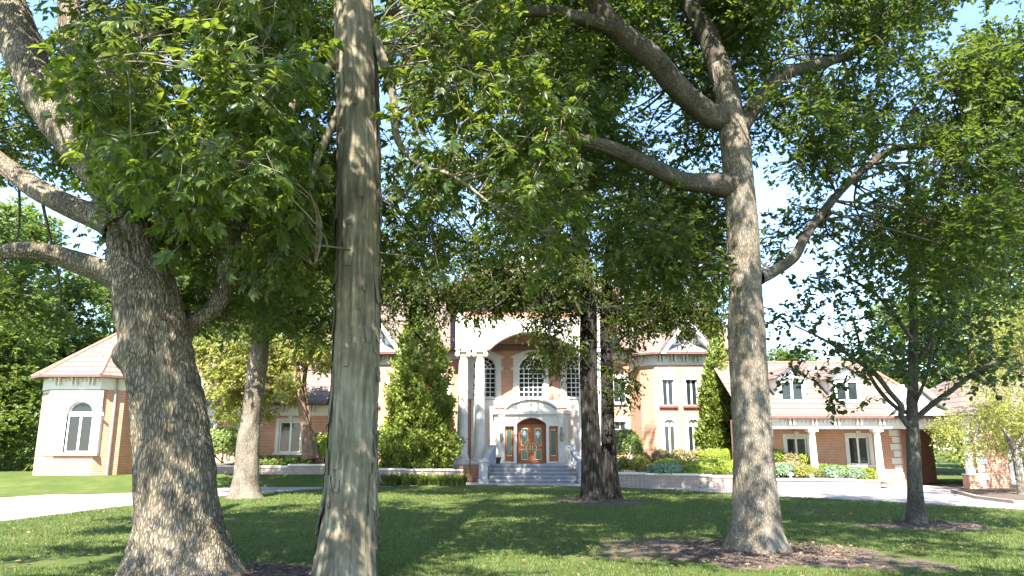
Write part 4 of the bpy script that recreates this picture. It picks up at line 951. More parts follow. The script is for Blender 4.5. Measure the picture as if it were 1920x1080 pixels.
# ---- the two big oaks
def forward_crown(n, x0, x1, y0, y1, z0, z1, seed):  # extra foliage out of view, added for the shade it casts
    g = np.random.default_rng(seed); out = []; tries = 0
    while len(out) < n and tries < 4000:
        tries += 1; c = np.array((g.uniform(x0, x1), g.uniform(y0, y1), g.uniform(z0, z1)))
        if c[1] > 3 and (c[2]-EYE)/c[1] < math.tan(TILT+R(24)): continue
        out.append(c)
    return out
def make_left_oak():
    Yd = LO[1]
    t = thing('oak_tree', (LO[0], LO[1], 0), 'massive leaning oak at left with burl, flared base and low bare limbs', 'tree')
    trunk = limb_pts([(335,1098,200),(334,1040,172),(331,960,146),(325,860,136),(312,760,128),(298,680,122),(285,610,118),(270,545,112),(252,490,92),(243,440,76),(228,395,64),(203,350,50),(160,295,30)], Yd)
    trunk[0] = (trunk[0][0], trunk[0][1], -.15, trunk[0][3])
    V, F = tube(trunk, 170, .024, disp_oak(.046, .05, 8, 3), flare=.22, seed=4, cap=True)
    bu = P(243, 668, Yd-.25); dd = V-bu; k = np.exp(-(np.linalg.norm(dd*(1, .7, .8), axis=1)/.2)**2)[:, None]
    V = V+k*np.array((-.16, -.1, 0)); hole = P(246, 672, Yd-.55); k2 = np.exp(-(np.linalg.norm((V-hole)*(1, .4, .75), axis=1)/.07)**2)[:, None]; V = V+k2*np.array((.08, .1, 0))
    np_mesh('trunk', V, F, M['oakbark2'], t, True)
    skel = []
    for px, Ya, Yb in (([(238,430,66),(205,350,66),(150,280,66),(100,215,70),(62,140,72),(30,60,74),(0,-30,72),(-40,-200,60),(-60,-500,40)], Yd, Yd+1.2),
                       ([(250,530,56),(205,512,46),(150,492,40),(90,474,36),(30,470,33),(-60,480,28),(-200,470,18)], Yd-.1, Yd-.7),
                       ([(238,440,46),(190,410,44),(130,385,42),(75,358,40),(25,322,36),(-40,270,30),(-140,200,20)], Yd+.1, Yd+.9),
                       ([(330,640,34),(358,608,32),(392,585,30),(415,555,32),(428,510,36),(434,455,38),(437,400,36)], Yd+.3, Yd+1.2),
                       ([(170,300,44),(150,200,46),(140,110,44),(132,40,42),(128,-60,36),(140,-300,24)], Yd+.8, Yd+1.8),
                       ([(434,440,16),(455,425,14),(478,445,12),(490,480,9),(487,540,5)], Yd+1.1, Yd+1.4)):
        pts = collar(limb_pts(px, Ya, Yb)); V, F = tube(pts, 64, .04, disp_oak(.014, .025, 9, 5)); np_mesh('limb', V, F, M['oakbark2'], t, True); skel += [q for q in catmull(np.array(pts), 5)]
    s = MB(); b = P(437, 398, Yd+1.2); g = np.random.default_rng(3)
    for k in range(9):
        x, y = b[0]+g.normal(0, .07), b[1]+g.normal(0, .07); s.add([(x-.05, y-.03, b[2]-.08), (x+.05, y-.03, b[2]-.08), (x, y+.05, b[2]-.08), (x+g.normal(0, .05), y, b[2]+g.uniform(.1, .3))], [(0,1,3), (1,2,3), (2,0,3), (2,1,0)])
    s.build('broken_stub', M['palebark'], t)
    wood = Geo(); lf = Geo()
    cl = [(c_, .85) for c_ in scatter([(-60,-40,330,120),(-60,180,120,300),(0,100,240,300),(-60,500,120,560),(420,-40,640,200),(240,300,640,560),(380,150,640,420)], 78, (12.6, 16.0), 41)]
    cl += [(P(u, v, y), r) for u, v, y, r in ((350,585,12.8,.3),(385,560,13,.36),(430,590,13.2,.34),(340,560,12.7,.25),(470,560,14,.5),(520,600,14.5,.4),(250,340,12,.5),(215,400,11.8,.4),(400,500,13.4,.5),(460,500,13.6,.5),(30,560,15,.7),(100,600,15.5,.4))]
    for c_, r in cl:
        attach(wood, skel, c_, r, 4, .025); clump(lf, c_, r, 700*r*r+60, .155, 'oak', .15, .8, False, 8, .4, .4, wood=wood)
    for c_ in forward_crown(14, -9, -3.5, 0, 9, 8.5, 16, 44): clump(lf, c_, 1.1, 420, .2, 'simple', .1, .7, thr=.36); attach(wood, hi(skel), c_, 1.0, 1, .03)  # unseen leaves added to shade the left trunk and limbs
    for c_ in overhead(LO, 54, 7.5, 8.5, 17, 42, -1.5):
        clump(lf, c_, 1.2, 420, .2, 'simple', .1, .7, thr=.44); attach(wood, hi(skel), c_, 1.0, 1, .035)
    wood.build('branch', M['oakbark2'], t); lf.build('crown', M['oakleaf'], t)
def make_right_oak():
    Yd = RO[1]
    t = thing('oak_tree', (RO[0], RO[1], 0), 'tall pale-barked oak right of the entrance with one heavy limb curving left', 'tree')
    trunk = limb_pts([(1420,1046,92),(1419,1015,84),(1417,960,75),(1413,880,71),(1409,780,69),(1403,660,66),(1397,540,62),(1392,440,60),(1387,350,58),(1380,280,54),(1370,225,48),(1360,180,40),(1346,120,26)], Yd)
    trunk[0] = (trunk[0][0], trunk[0][1], -.12, trunk[0][3])
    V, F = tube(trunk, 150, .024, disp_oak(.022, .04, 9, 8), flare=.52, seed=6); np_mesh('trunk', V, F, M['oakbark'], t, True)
    skel = []
    for px, Ya, Yb in (([(1376,268,30),(1363,180,46),(1345,115,44),(1322,55,42),(1295,5,40),(1270,-60,36),(1220,-300,24)], Yd, Yd+.8),
                       ([(1374,232,34),(1330,215,44),(1295,190,44),(1262,155,46),(1225,110,46),(1180,75,48),(1145,45,44),(1115,0,40),(1080,-80,34),(1000,-300,22)], Yd, Yd-1.0),
                       ([(1150,50,30),(1100,38,26),(1030,22,24),(950,22,22),(860,4,20),(780,12,18),(712,34,15),(650,60,8)], Yd-.7, Yd-1.8),
                       ([(1378,348,44),(1330,345,36),(1280,340,34),(1235,318,32),(1190,298,30),(1140,276,28),(1085,262,24),(1020,262,14),(950,280,7)], Yd, Yd-1.6),
                       ([(1424,520,20),(1450,508,19),(1488,482,18),(1512,440,17),(1545,395,16),(1585,348,15),(1625,312,14),(1665,285,13),(1730,272,11),(1800,275,10),(1860,272,8),(1920,266,6)], Yd, Yd+2.2),
                       ([(1380,250,30),(1420,190,28),(1470,140,26),(1520,125,24),(1580,105,18),(1650,70,10)], Yd, Yd+1.5)):
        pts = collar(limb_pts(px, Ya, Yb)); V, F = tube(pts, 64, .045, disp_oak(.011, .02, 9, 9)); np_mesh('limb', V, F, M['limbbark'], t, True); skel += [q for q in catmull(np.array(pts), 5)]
    wood = Geo(); lf = Geo()
    cl = [(c_, .95) for c_ in scatter([(760,-60,1340,140),(1000,120,1340,480),(1330,-60,1560,160),(1420,150,1600,300),(1180,360,1360,520),(1090,200,1340,300)], 120, (14.2, 19.5), 51)]
    cl += [(c_, .8) for c_ in scatter([(1560,-60,1800,140),(1430,300,1680,480),(1560,140,1920,330),(1780,60,1960,330),(1640,60,1960,520)], 84, (15.0, 19.5), 52)]
    cl += [(c_, .85) for c_ in scatter([(1560,-80,1960,150),(1780,100,1960,420)], 34, (15.5, 20), 55)]
    for c_, r in cl:
        attach(wood, skel, c_, r, 5, .03); clump(lf, c_, r, (680 if proj(c_)[0] < 1430 else 560)*r*r, .165, 'oak', .15, .75, False, 8, .45, .455, wood=wood)
    for c_ in forward_crown(26, 1.0, 7.5, 2, 11, 9, 18, 54): clump(lf, c_, 1.1, 420, .2, 'simple', .1, .7, thr=.36); attach(wood, hi(skel), c_, 1.0, 1, .03)  # unseen leaves added to break up sun on trunk and limbs
    for c_ in overhead(RO, 62, 8.5, 11, 20, 53, -2.5):
        clump(lf, c_, 1.25, 420, .2, 'simple', .1, .7, thr=.44); attach(wood, hi(skel), c_, 1.0, 1, .035)
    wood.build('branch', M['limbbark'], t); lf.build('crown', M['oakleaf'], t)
# ---- twin-trunk tree before the house
def make_twin():
    Yd = TW[1]
    t = thing('hickory_tree', (TW[0], TW[1], 0), 'dark twin-trunked shaggy tree standing right of the front steps', 'tree')
    skel = []
    for px, Ya, Yb in (([(1113,944,46),(1110,900,36),(1107,800,32),(1103,690,31),(1104,590,30),(1098,520,28),(1090,450,26),(1076,395,22),(1062,330,16),(1050,240,10)], Yd, Yd+.3),
                       ([(1146,932,36),(1142,860,26),(1139,760,23),(1137,650,21),(1137,560,20),(1142,480,16),(1160,400,12)], Yd+1.1, Yd+1.4)):
        pts = limb_pts(px, Ya, Yb); pts[0] = (*pts[0][:2], -.1, pts[0][3])
        V, F = tube(pts, 84, .05, disp_shag(.022, 7), flare=.25, seed=8); np_mesh('trunk', V, F, M['darkbark'], t, True); skel += [q for q in catmull(np.array(pts), 6)][20:]
    for px, Ya, Yb in (([(1106,540,18),(1060,520,12),(1000,525,9),(950,560,6),(905,590,3)], Yd, Yd-2),
                       ([(1098,500,14),(1040,560,9),(1030,620,6),(1040,660,3)], Yd, Yd-2.5),
                       ([(1136,580,16),(1190,575,11),(1250,565,8),(1310,580,4)], Yd+1, Yd-1),
                       ([(1095,470,14),(1000,430,10),(900,450,8),(800,520,6),(770,600,4),(800,650,3)], Yd, Yd-1),
                       ([(1140,500,12),(1230,450,9),(1310,470,4)], Yd+1, Yd+2)):
        pts = limb_pts(px, Ya, Yb); V, F = tube(pts, 10, .2, disp_oak(.008, .03, 8)); np_mesh('limb', V, F, M['darkbark'], t, True); skel += [q for q in catmull(np.array(pts), 5)]
    wood = Geo(); lf = Geo()
    cl = [(c_, 1.25) for c_ in scatter([(700,330,1340,480),(700,440,860,540),(1160,440,1360,580),(880,460,1120,540)], 60, (27, 33), 61)]
    ex = [(770,560,.8),(800,590,.8),(815,640,.55),(790,545,.8),(830,560,.7),(740,560,.7),(728,600,.35),(900,560,.7),(935,545,.75),(915,585,.45),(960,530,.7),(1010,560,.8),(1035,590,.7),(1060,600,.7),(1005,600,.5),(1050,640,.6),(1075,640,.5),(1040,675,.35),(990,545,.7),(1070,560,.8),
          (1165,600,.7),(1200,590,.7),(1240,575,.75),(1180,625,.4),(1290,560,.8),(1330,570,.7),(1165,690,.5),(1180,720,.45),(1160,740,.45),(1175,660,.4),(1215,610,.4),(1160,770,.25),(870,575,.5),(1270,600,.4),(850,510,.8),(1345,600,.5)]
    cl += [(P(u, v, 28+2.5*random.random()), r) for u, v, r in ex]
    cl += [(c_, .75) for c_ in scatter([(860,490,1100,560),(1150,500,1340,585)], 22, (27, 31), 65)]+[(c_, .45) for c_ in scatter([(1010,590,1085,690),(1160,580,1330,620),(880,560,960,590)], 15, (28, 30), 66)]
    for c_, r in cl:
        attach(wood, skel, c_, r, 4, .03); clump(lf, c_, r, 560*r*r+80, .2, 'lance', .4, .8, False, 8, .6, .45, wood=wood)
    for c_ in overhead(TW, 1, 1, 30, 31, 62): pass
    g = np.random.default_rng(63)
    for k in range(62):         # upper crown
        a = g.uniform(0, 6.28); z = g.uniform(12.5, 23); r = 7.0*math.sqrt(g.random())*(1-.5*((z-15)/9)**2 if z > 15 else 1)
        c_ = np.array((TW[0]-1.5+r*math.cos(a), TW[1]+r*math.sin(a), z)); q = proj(c_)
        if in_gap(q[0], q[1], 45): continue
        clump(lf, c_, 1.5, 480, .25, 'simple', .2, .75, thr=.44); attach(wood, skel, c_, 1.2, 1, .04)
    for c_ in forward_crown(16, -7.5, -.5, 28, 33, 19.5, 24, 64): clump(lf, c_, 1.4, 480, .25, 'simple', .2, .75, thr=.36); attach(wood, skel, c_, 1.0, 1, .04)  # unseen high leaves added to shade the entrance columns and steps
    wood.build('branch', M['darkbark'], t); lf.build('crown', M['midleaf'], t)
def make_left_mid():
    Yd = LM[1]
    t = thing('oak_tree', (LM[0], LM[1], 0), 'slim grey-trunked tree behind the massive leaning oak, at the lawn edge', 'tree')
    pts = limb_pts([(458,938,52),(461,900,44),(466,830,38),(473,760,35),(483,690,34),(489,640,32),(492,590,28),(496,530,24),(505,450,20),(510,380,14),(515,300,8)], Yd); pts[0] = (*pts[0][:2], -.1, pts[0][3])
    V, F = tube(pts, 90, .05, disp_oak(.022, .06, 8, 12), flare=.35, seed=9); np_mesh('trunk', V, F, M['oakbark'], t, True); skel = [q for q in catmull(np.array(pts), 6)][25:]
    for px in ([(492,600,14),(530,568,13),(565,535,11),(600,480,9),(622,450,5)], [(494,560,12),(450,520,9),(400,500,6),(350,520,3)]):
        p2 = limb_pts(px, Yd, Yd-1); V, F = tube(p2, 10, .2); np_mesh('limb', V, F, M['oakbark'], t, True); skel += list(catmull(np.array(p2), 5))
    wood = Geo(); lf = Geo()
    cl = [(c_, 1.05) for c_ in scatter([(340,380,640,600),(300,420,420,560)], 34, (29, 33.5), 71)]+[(P(u, v, 30), r) for u, v, r in ((420,608,.5),(470,612,.5),(520,600,.6),(560,620,.5),(600,630,.6),(380,595,.5),(610,590,.8),(560,585,.7))]
    for c_, r in cl:
        attach(wood, skel, c_, r, 4, .03); clump(lf, c_, r, 620*r*r+60, .2, 'oak', .2, .75, False, 8, .6, .32, wood=wood)
    g = np.random.default_rng(72)
    for k in range(28):
        a = g.uniform(0, 6.28); z = g.uniform(8.6, 13.5); r = 4.6*math.sqrt(g.random()); c_ = np.array((LM[0]+.5+r*math.cos(a), LM[1]+r*math.sin(a), z)); q = proj(c_)
        if in_gap(q[0], q[1], 45): continue
        clump(lf, c_, 1.4, 480, .25, 'simple', .2, .75); attach(wood, skel, c_, 1.2, 1, .03)
    wood.build('branch', M['oakbark'], t); lf.build('crown', M['oakleaf'], t)
def make_right_small():
    Yd = RS[1]
    t = thing('pear_tree', (RS[0], RS[1], 0), 'small round-leaved tree with forked low limbs and dark purple-tinged leaves, at right', 'tree')
    pts = limb_pts([(1719,990,34),(1717,950,28),(1714,880,24),(1712,820,21),(1711,770,19),(1713,700,18),(1713,620,15),(1711,520,12),(1706,430,8),(1704,350,4)], Yd); pts[0] = (*pts[0][:2], -.08, pts[0][3])
    V, F = tube(pts, 60, .05, disp_oak(.008, .02, 9, 14), flare=.25, seed=10); np_mesh('trunk', V, F, M['limbbark'], t, True); skel = [q for q in catmull(np.array(pts), 6)][28:]
    for px, dy in (([(1708,805,14),(1690,780,13),(1690,762,12),(1668,735,11),(1640,700,10),(1600,672,8),(1550,640,6),(1490,610,3)], -1.2), ([(1712,790,14),(1745,760,13),(1780,735,11),(1820,705,9),(1880,670,6)], -.8),
                   ([(1712,772,12),(1690,770,10),(1655,740,9),(1625,690,7),(1600,600,5)], 1.0), ([(1713,690,9),(1760,620,7),(1800,560,4)], .8), ([(1713,640,9),(1650,560,7),(1590,520,4)], -.9), ([(1716,760,8),(1738,700,7),(1750,640,5)], -1.6)):
        p2 = [(*q[:3], q[3]*.8) for q in limb_pts(px, Yd, Yd+dy)]; V, F = tube(p2, 12, .08, disp_oak(.004, .012, 10)); np_mesh('limb', V, F, M['limbbark'], t, True); skel += list(catmull(np.array(p2), 5))
    wood = Geo(); lf = Geo()
    cl = [(c_, .6) for c_ in scatter([(1500,500,1900,660),(1560,440,1880,520),(1470,580,1640,660),(1700,640,1880,690),(1620,320,1800,460)], 52, (18.7, 22.2), 81, False)]
    cl += [(P(u, v, 19.5), r) for u, v, r in ((1500,690,.25),(1530,700,.3),(1560,720,.25),(1545,745,.18),(1552,760,.12),(1600,690,.3),(1640,690,.3),(1690,690,.3),(1760,690,.35),(1630,750,.15),(1480,705,.2),(1780,720,.25),(1660,660,.4),(1580,660,.4),(1860,720,.4),(1820,700,.4),(1890,690,.5))]
    for c_, r in cl:
        attach(wood, skel, c_, r, 5, .016); clump(lf, c_, r, 225*r*r+30, .135, 'round', .15, .5, False, 9, .4, .32, wood=wood)
    wood.build('branch', M['limbbark'], t); lf.build('crown', M['pearleaf'], t)
make_hickory(); make_left_oak(); make_right_oak(); make_twin(); make_left_mid(); make_right_small()

# ---- yellow-green ornamental trees by the house
def small_tree(name, base, stems, clumps, label, mleaf, mbark, lsz, dens=1500, kind='simple'):
    t = thing(name, base, label, 'tree'); skel = []
    for px, Ya, Yb in stems:
        p = limb_pts(px, Ya, Yb); V, F = tube(p, 16, .12, disp_oak(.006, .03, 8)); np_mesh('trunk', V, F, M[mbark], t, True); skel += list(catmull(np.array(p), 6))
    wood = Geo(); lf = Geo()
    for c_, r in clumps: attach(wood, skel, c_, r, 3, .02); clump(lf, c_, r, dens*r*r+40, lsz, kind, .5, .8, False, 9, .5, .34)
    wood.build('branch', M[mbark], t); lf.build('crown', M[mleaf], t)
b0 = P(578, 858, 41.5)
small_tree('birch_tree', (b0[0], 41.5, .7), [([(580,860,24),(572,800,16),(562,740,13),(555,680,9),(540,640,4)], 41.5, 41), ([(590,860,18),(580,800,13),(570,740,10),(574,690,7),(590,640,3)], 41.8, 42), ([(570,760,9),(510,700,6),(440,660,4),(390,640,2)], 41.4, 40.4)],
    [(P(u, v, random.uniform(39.6, 42.5)), r) for u, v, r in [(380,640,.8),(410,650,.9),(450,660,1),(400,690,.8),(440,700,.9),(480,690,.9),(520,680,1),(560,660,1),(600,650,.8),(430,740,.7),(420,770,.45),(460,740,.6),(500,730,.7),(540,720,.8),(500,770,.4),(405,720,.6),(580,640,.9),(520,640,.9),(470,630,.8),(610,680,.5),(440,780,.4),(370,665,.5),(555,740,.4)]],
    'yellow-green multi-stemmed tree with peeling stems, before the left wing', 'yelleaf', 'birchbark', .19)
b1 = G(1912, 930)
small_tree('locust_tree', (b1[0], b1[1], 0), [([(1915,930,14),(1908,870,10),(1890,820,8),(1860,790,5),(1830,780,3)], b1[1], b1[1]-.5), ([(1900,850,8),(1930,780,6),(1925,700,4)], b1[1], b1[1]+.5)],
    [(P(u, v, random.uniform(b1[1]-2, b1[1]+1.5)), r) for u, v, r in [(1770,800,.5),(1800,790,.7),(1840,780,.8),(1880,780,.9),(1920,790,.8),(1780,830,.4),(1830,820,.6),(1870,830,.5),(1900,820,.5),(1760,790,.35),(1850,750,.7),(1890,740,.8),(1930,740,.8),(1870,700,.6),(1910,690,.7),(1920,850,.4),(1815,850,.35)]]+[(P(u, v, y), r) for u, v, y, r in ((1830,700,34,.9),(1870,650,34.5,1),(1920,640,35,1.1),(1960,660,34,1.1),(1890,600,34,1),(1990,720,33.5,1.1),(1850,620,33,.8),(1940,580,34,1))],
    'yellow-green weeping tree overhanging the far right wing', 'yelleaf', 'palebark', .11)
# ---- conical evergreens
def conifer(u, vb, vt, Y, halfw, label, seed):
    b = P(u, vb, Y); tp_ = P(u, vt, Y); H = tp_[2]-b[2]; Rr = halfw*px2m(Y); g = np.random.default_rng(seed)
    t = thing('conical_evergreen', b, label, 'evergreen', 'conical evergreens against the house')
    V, F = tube([(*b, .16), (*(b*.5+tp_*.5), .1), (*tp_, .02)], 8, .5); np_mesh('trunk', V, F, M['darkbark'], t)
    lf = Geo(); n = int(680*H*Rr/10)+400
    h = 1-np.sqrt(g.random(n)); h = np.clip(h*1.03, 0, 1)
    a = g.uniform(0, 6.283, n); pr = (1-h)**.5*np.minimum(1, .8+h*2.2)
    bumpy = .62+.7*vnoise(np.stack((np.cos(a)*3+seed, np.sin(a)*3, h*H*1.3), -1))
    rr = Rr*pr*bumpy*np.sqrt(g.uniform(.45, 1, n))
    c = np.stack((b[0]+rr*np.cos(a), b[1]+rr*np.sin(a), b[2]+h*H), 1); out = np.stack((np.cos(a), np.sin(a), np.full(n, .9)), 1)
    per = 22
    d_ = norm(out[:, None]+rng.normal(0, .55, (n, per, 3))); o = rng.normal(0, .1, (n, per, 3))
    on = np.repeat(norm(out*(1, 1, .5)), per, 0); leaves(lf, (c[:, None]+o).reshape(-1, 3), d_.reshape(-1, 3), norm(on+randdir(n*per)*.8), rng.uniform(.12, .26, n*per), 'simple')
    lf.build('foliage', M['arbor'], t)
conifer(783, 878, 585, 44.6, 74, 'broad conical evergreen beside the left entrance columns', 1)
conifer(1352, 872, 640, 44.5, 36, 'narrow conical evergreen at the right corner of the brick bay', 2)
conifer(1345, 872, 560, 47.6, 34, 'tall yellowish evergreen behind the brick bay corner, partly behind the pale oak', 3)
# ---- clipped shrubs and mounds
def shrub(name, u, v0, v1, halfw, Y, mat, label, lsz=.07, group=None, dens=1.0, loose=.06, cat='shrub'):
    b = P(u, v1, Y); tp_ = P(u, v0, Y); H = tp_[2]-b[2]; Rr = halfw*px2m(Y)
    t = thing(name, b, label, cat, group)
    n = int(dens*min(9000, max(900, 5200*Rr*max(Rr, H)*(.07/lsz)**1.6)))
    d0 = randdir(n); d0[:, 2] = np.where(d0[:, 2] < -.35, -d0[:, 2], d0[:, 2])
    k = .9+.2*vnoise(d0*2.5+u*.37); rad = np.array((Rr, Rr*.9, H*.56))
    p = d0*rad*(k*np.sqrt(rng.uniform(.7, 1, n)))[:, None]+rng.normal(0, loose, (n, 3))+b+np.array((0, 0, H*.45))
    p[:, 2] = np.maximum(p[:, 2], b[2]-.05)
    lf = Geo(); leaves(lf, p, norm(np.cross(d0, randdir(n))+d0*.35), norm(d0+randdir(n)*.75), lsz*rng.uniform(.7, 1.3, n), 'round')
    lf.build('foliage', M[mat], t)
    w_ = Geo()
    for k in range(7):
        e = b+np.array((0, 0, H*.45))+randdir(1)[0]*rad*.8; w_.add(*tube([(*(b+np.array((rng.normal(0, .06), rng.normal(0, .06), -.05))), .03), (*e, .008)], 5, .5))
    w_.build('stems', M['darkbark'], t)
    return t
shrub('shrub', 416, 806, 866, 42, 41.5, 'shrub', 'big loose green shrub between the massive oak and the slim grey trunk', .11)
shrub('clipped_shrub', 608, 814, 872, 22, 42.6, 'box', 'clipped round shrub left of the shaggy central trunk', .07)
shrub('shrub', 590, 815, 862, 14, 43.5, 'shrub', 'dark low shrub behind the clipped ball near the birch stems', .08)
shrub('round_shrub', 1176, 806, 868, 28, 44.0, 'shrub', 'round grey-green shrub on a short stem, right of the twin trunk', .1)
shrub('small_shrub', 1168, 860, 886, 13, 41.6, 'lily', 'small fresh green shrub below the round grey-green shrub, on its left', .1)
shrub('small_shrub', 1200, 858, 887, 17, 41.0, 'yelleaf', 'small yellow-green shrub below the round grey-green shrub, on its right', .1)
shrub('small_shrub', 1207, 852, 872, 12, 43.2, 'redshrub', 'small reddish shrub at the foot of the brick bay corner', .08)
for i, (u, hw, Y, lb) in enumerate(((1240,17,43.6,'leftmost reddish-green barberry under the arched bay windows'), (1275,19,43.4,'middle reddish-green barberry under the arched bay windows'), (1308,18,43.2,'right-hand reddish-green barberry beside the clipped mounds'))):
    shrub('barberry_shrub', u, 845, 876, hw, Y, 'redshrub', lb, .08, 'barberries under the bay windows')
md_ = [(1340,846,872,26,42.6,'clipped yellow-green mound at the back, beside the reddish barberries'), (1368,846,874,26,42.9,'rearmost clipped mound, its right side behind the pale oak trunk'), (1255,864,886,30,40.8,'wide clipped mound behind the silvery spreading juniper'),
       (1312,868,894,30,39.7,'large clipped mound at the wall, right of the silvery juniper'), (1340,866,884,22,40.6,'low clipped mound between two larger front mounds'), (1372,867,894,24,39.6,'clipped front mound against the left side of the pale oak trunk')]
for u, v0, v1, hw, Y, lb in md_: shrub('clipped_mound', u, v0-3, v1+1, hw*1.12, Y, 'box', lb, .055, 'clipped mounds right of the steps', 1.3, .025)
shrub('juniper_shrub', 1250, 872, 888, 34, 40.0, 'bluegreen', 'spreading silvery-green juniper at the wall below the barberries', .09)
for u, v0, v1, hw, Y, mt, lb in ((1456,845,868,12,40.6,'box','small round clipped shrub right of the pale oak, by the wing wall'), (1482,852,872,16,40.4,'redshrub','dusty pinkish shrub between two round clipped shrubs at the right wing'), (1505,855,872,11,40.4,'box','small round clipped shrub beside the left white wing column'),
                            (1465,872,894,24,39.2,'bluegreen','blue-green shrub low by the stepped wall beside the pale oak'), (1510,876,895,26,39.0,'yelleaf','low yellow-flowering plant in front of the left white wing column'), (1562,876,897,22,38.9,'bluegreen','grey-green low shrub at the stepped wall, left of the wing window'),
                            (1604,880,899,18,38.9,'bluegreen','pale grey-green low shrub under the right wing window'), (1480,868,884,30,39.8,'redshrub','soft purplish flowering plant behind the low shrubs at the right wing')):
    shrub('low_shrub', u, v0, v1, hw, Y, mt, lb, .075, 'low shrubs before the right wing')
hd = MB()
t = thing('clipped_hedge', P(1580, 892, 40.2), 'long low bright clipped hedge running below the right wing window', 'hedge'); lf = Geo(); n = 9000
u_ = rng.uniform(0, 1, n); q = rng.normal(size=(n, 2)); q = q/np.linalg.norm(q, axis=1)[:, None]
a, b = P(1520, 874, 40.1), P(1648, 886, 39.9)
p = a+(b-a)*u_[:, None]+np.stack((np.zeros(n), q[:, 0]*.45, np.clip(q[:, 1], -.9, .8)*.42-.2), 1)+rng.normal(0, .02, (n, 3))
leaves(lf, p, randdir(n), randdir(n), rng.uniform(.04, .075, n), 'round'); lf.build('foliage', M['box'], t)
for u, v, lb in ((1483, 899, 'small pale garden light in front of the low blue-green shrub beside the pale oak'), (1521, 899, 'small pale garden light by the yellow-flowering plant'), (1567, 902, 'small pale garden light nearest the right white wing column')):
    c = P(u, v, 38.55); t = thing('garden_light', c, lb, 'garden light', 'garden lights in the right bed')
    b = MB(); b.lathe(c[0], c[1], [(.07, c[2]-.05), (.06, c[2]+.2)], 8); b.build('post', M['trim'], t)
    b = MB(); b.lathe(c[0], c[1], [(.15, c[2]+.2), (.16, c[2]+.24), (.05, c[2]+.34)], 10); b.build('cap', M['white'], t)
# ---- day lilies along the walls
def lily(c, h, n, label, group):
    t = thing('daylily', c, label, 'plant', group); lf = Geo(); V = []; 
    for k in range(n):
        a = rng.uniform(0, 6.283); o = np.array((math.cos(a), math.sin(a), 0)); sd = np.array((-o[1], o[0], 0))*rng.uniform(.012, .022); b = c+o*rng.uniform(0, .16)
        L = h*rng.uniform(.7, 1.25); pts = [b, b+o*.16*L+np.array((0, 0, .6*L)), b+o*.45*L+np.array((0, 0, .92*L)), b+o*.8*L+np.array((0, 0, .72*L))]
        V = np.concatenate([np.stack((q-sd*f, q+sd*f)) for q, f in zip(pts, (1, 1, .75, .1))]); lf.add(V, [np.array([(0,1,3,2),(2,3,5,4),(4,5,7,6)])])
    lf.build('leaves', M['lily'], t)
    fl = Geo(); m_ = 1
    p = c+rng.normal(0, .2, (m_*6, 3))*(1, 1, 0)+np.array((0, 0, h*1.02)); p = np.repeat(p[:m_], 6, 0); leaves(fl, p, norm(randdir(m_*6)+np.array((0, 0, .6))), randdir(m_*6), np.full(m_*6, .09), 'simple'); fl.build('flower', M['petal'], t)
for i, u in enumerate(np.linspace(722, 868, 17)):
    lily(P(u, 901.5+rng.normal(0, .6), 41.6+rng.normal(0, .2))*(1, 1, 0), .55, 60, 'day lily clump in the row under the block wall left of the steps', 'day lilies left of the steps')
for i, u in enumerate(np.linspace(1160, 1268, 11)):
    c = G(u, 909+(u-1160)*.03+rng.normal(0, .6)); lily(c, .5, 60, 'day lily clump in the row below the curving wall right of the twin trunk', 'day lilies right of the twin trunk')
# ivy / ground cover below the left wing window
lf = Geo(); n = 5000; p = np.stack((rng.uniform(-15.2, -11.4, n), rng.uniform(42.7, 43.9, n), np.zeros(n)), 1); p[:, 2] = .95+.3*(p[:, 1]-42.7)/1.2+rng.uniform(0, .3, n)
leaves(lf, p, randdir(n), np.array((0, 0, 1.))+rng.normal(0, .6, (n, 3)), rng.uniform(.08, .15, n), 'simple'); tag(lf.build('ground_cover', M['shrub']), 'low green ground cover under the left wing window', 'ground cover', kind='stuff')

# ---- background trees
def proto_crown(seed, n_cl, rad, H, z0, lsz, conic=.35):
    g = np.random.default_rng(seed); lf = Geo(); wd = Geo()
    V, F = tube([(0,0,-.3,.45), (.2,.1,z0,.34), (-.1,.2,H*.6,.2), (.1,0,H*.92,.05)], 12, .8, disp_oak(.02, .08, 6)); trunk = (V, F)
    sk = np.array([(0, 0, q*H/10) for q in range(2, 9)])
    for k in range(n_cl):
        z = g.uniform(z0, H); f = (z-z0)/(H-z0); R_ = rad*(1-conic*f)*math.sqrt(max(.05, 1-(2*f-.8)**2*.5)); a = g.uniform(0, 6.28); r = R_*g.uniform(.35, 1)
        c = np.array((r*math.cos(a), r*math.sin(a), z)); s = g.uniform(1.1, 2.0); clump(lf, c, s, 150*s, lsz, 'simple', .15, .65, thr=.36); 
        if k % 2 == 0: attach(wd, sk, c, s, 1, .07)
    return trunk, wd, lf
protos = []
def bg_tree(proto, x, y, s, rz, label, mat=None, kindname='tree'):
    o = proto
    r = thing('background_tree', (x, y, float(hgt(x, y))), label, 'tree', 'trees beyond the house')
    r.scale = (s[0], s[0], s[1]); r.rotation_euler = (0, 0, rz)
    for ch in o:
        c = ch.copy(); sc.collection.objects.link(c); c.parent = r; c.hide_render = False
        if c.name.startswith('crown') and mat:
            c.data = mat_variant(ch, mat)
    return r
_var = {}
def mat_variant(ch, mat):
    k = (ch.data.name, mat)
    if k not in _var:
        d_ = ch.data.copy(); d_.materials.clear(); d_.materials.append(M[mat]); _var[k] = d_
    return _var[k]
def make_proto(seed, n_cl, rad, H, z0, lsz, conic=.35):
    (V, F), wd, lf = proto_crown(seed, n_cl, rad, H, z0, lsz, conic)
    return [np_mesh('trunk', V, F, M['palebark'], None, True), wd.build('branch', M['palebark']), lf.build('crown', M['bgleaf'])]
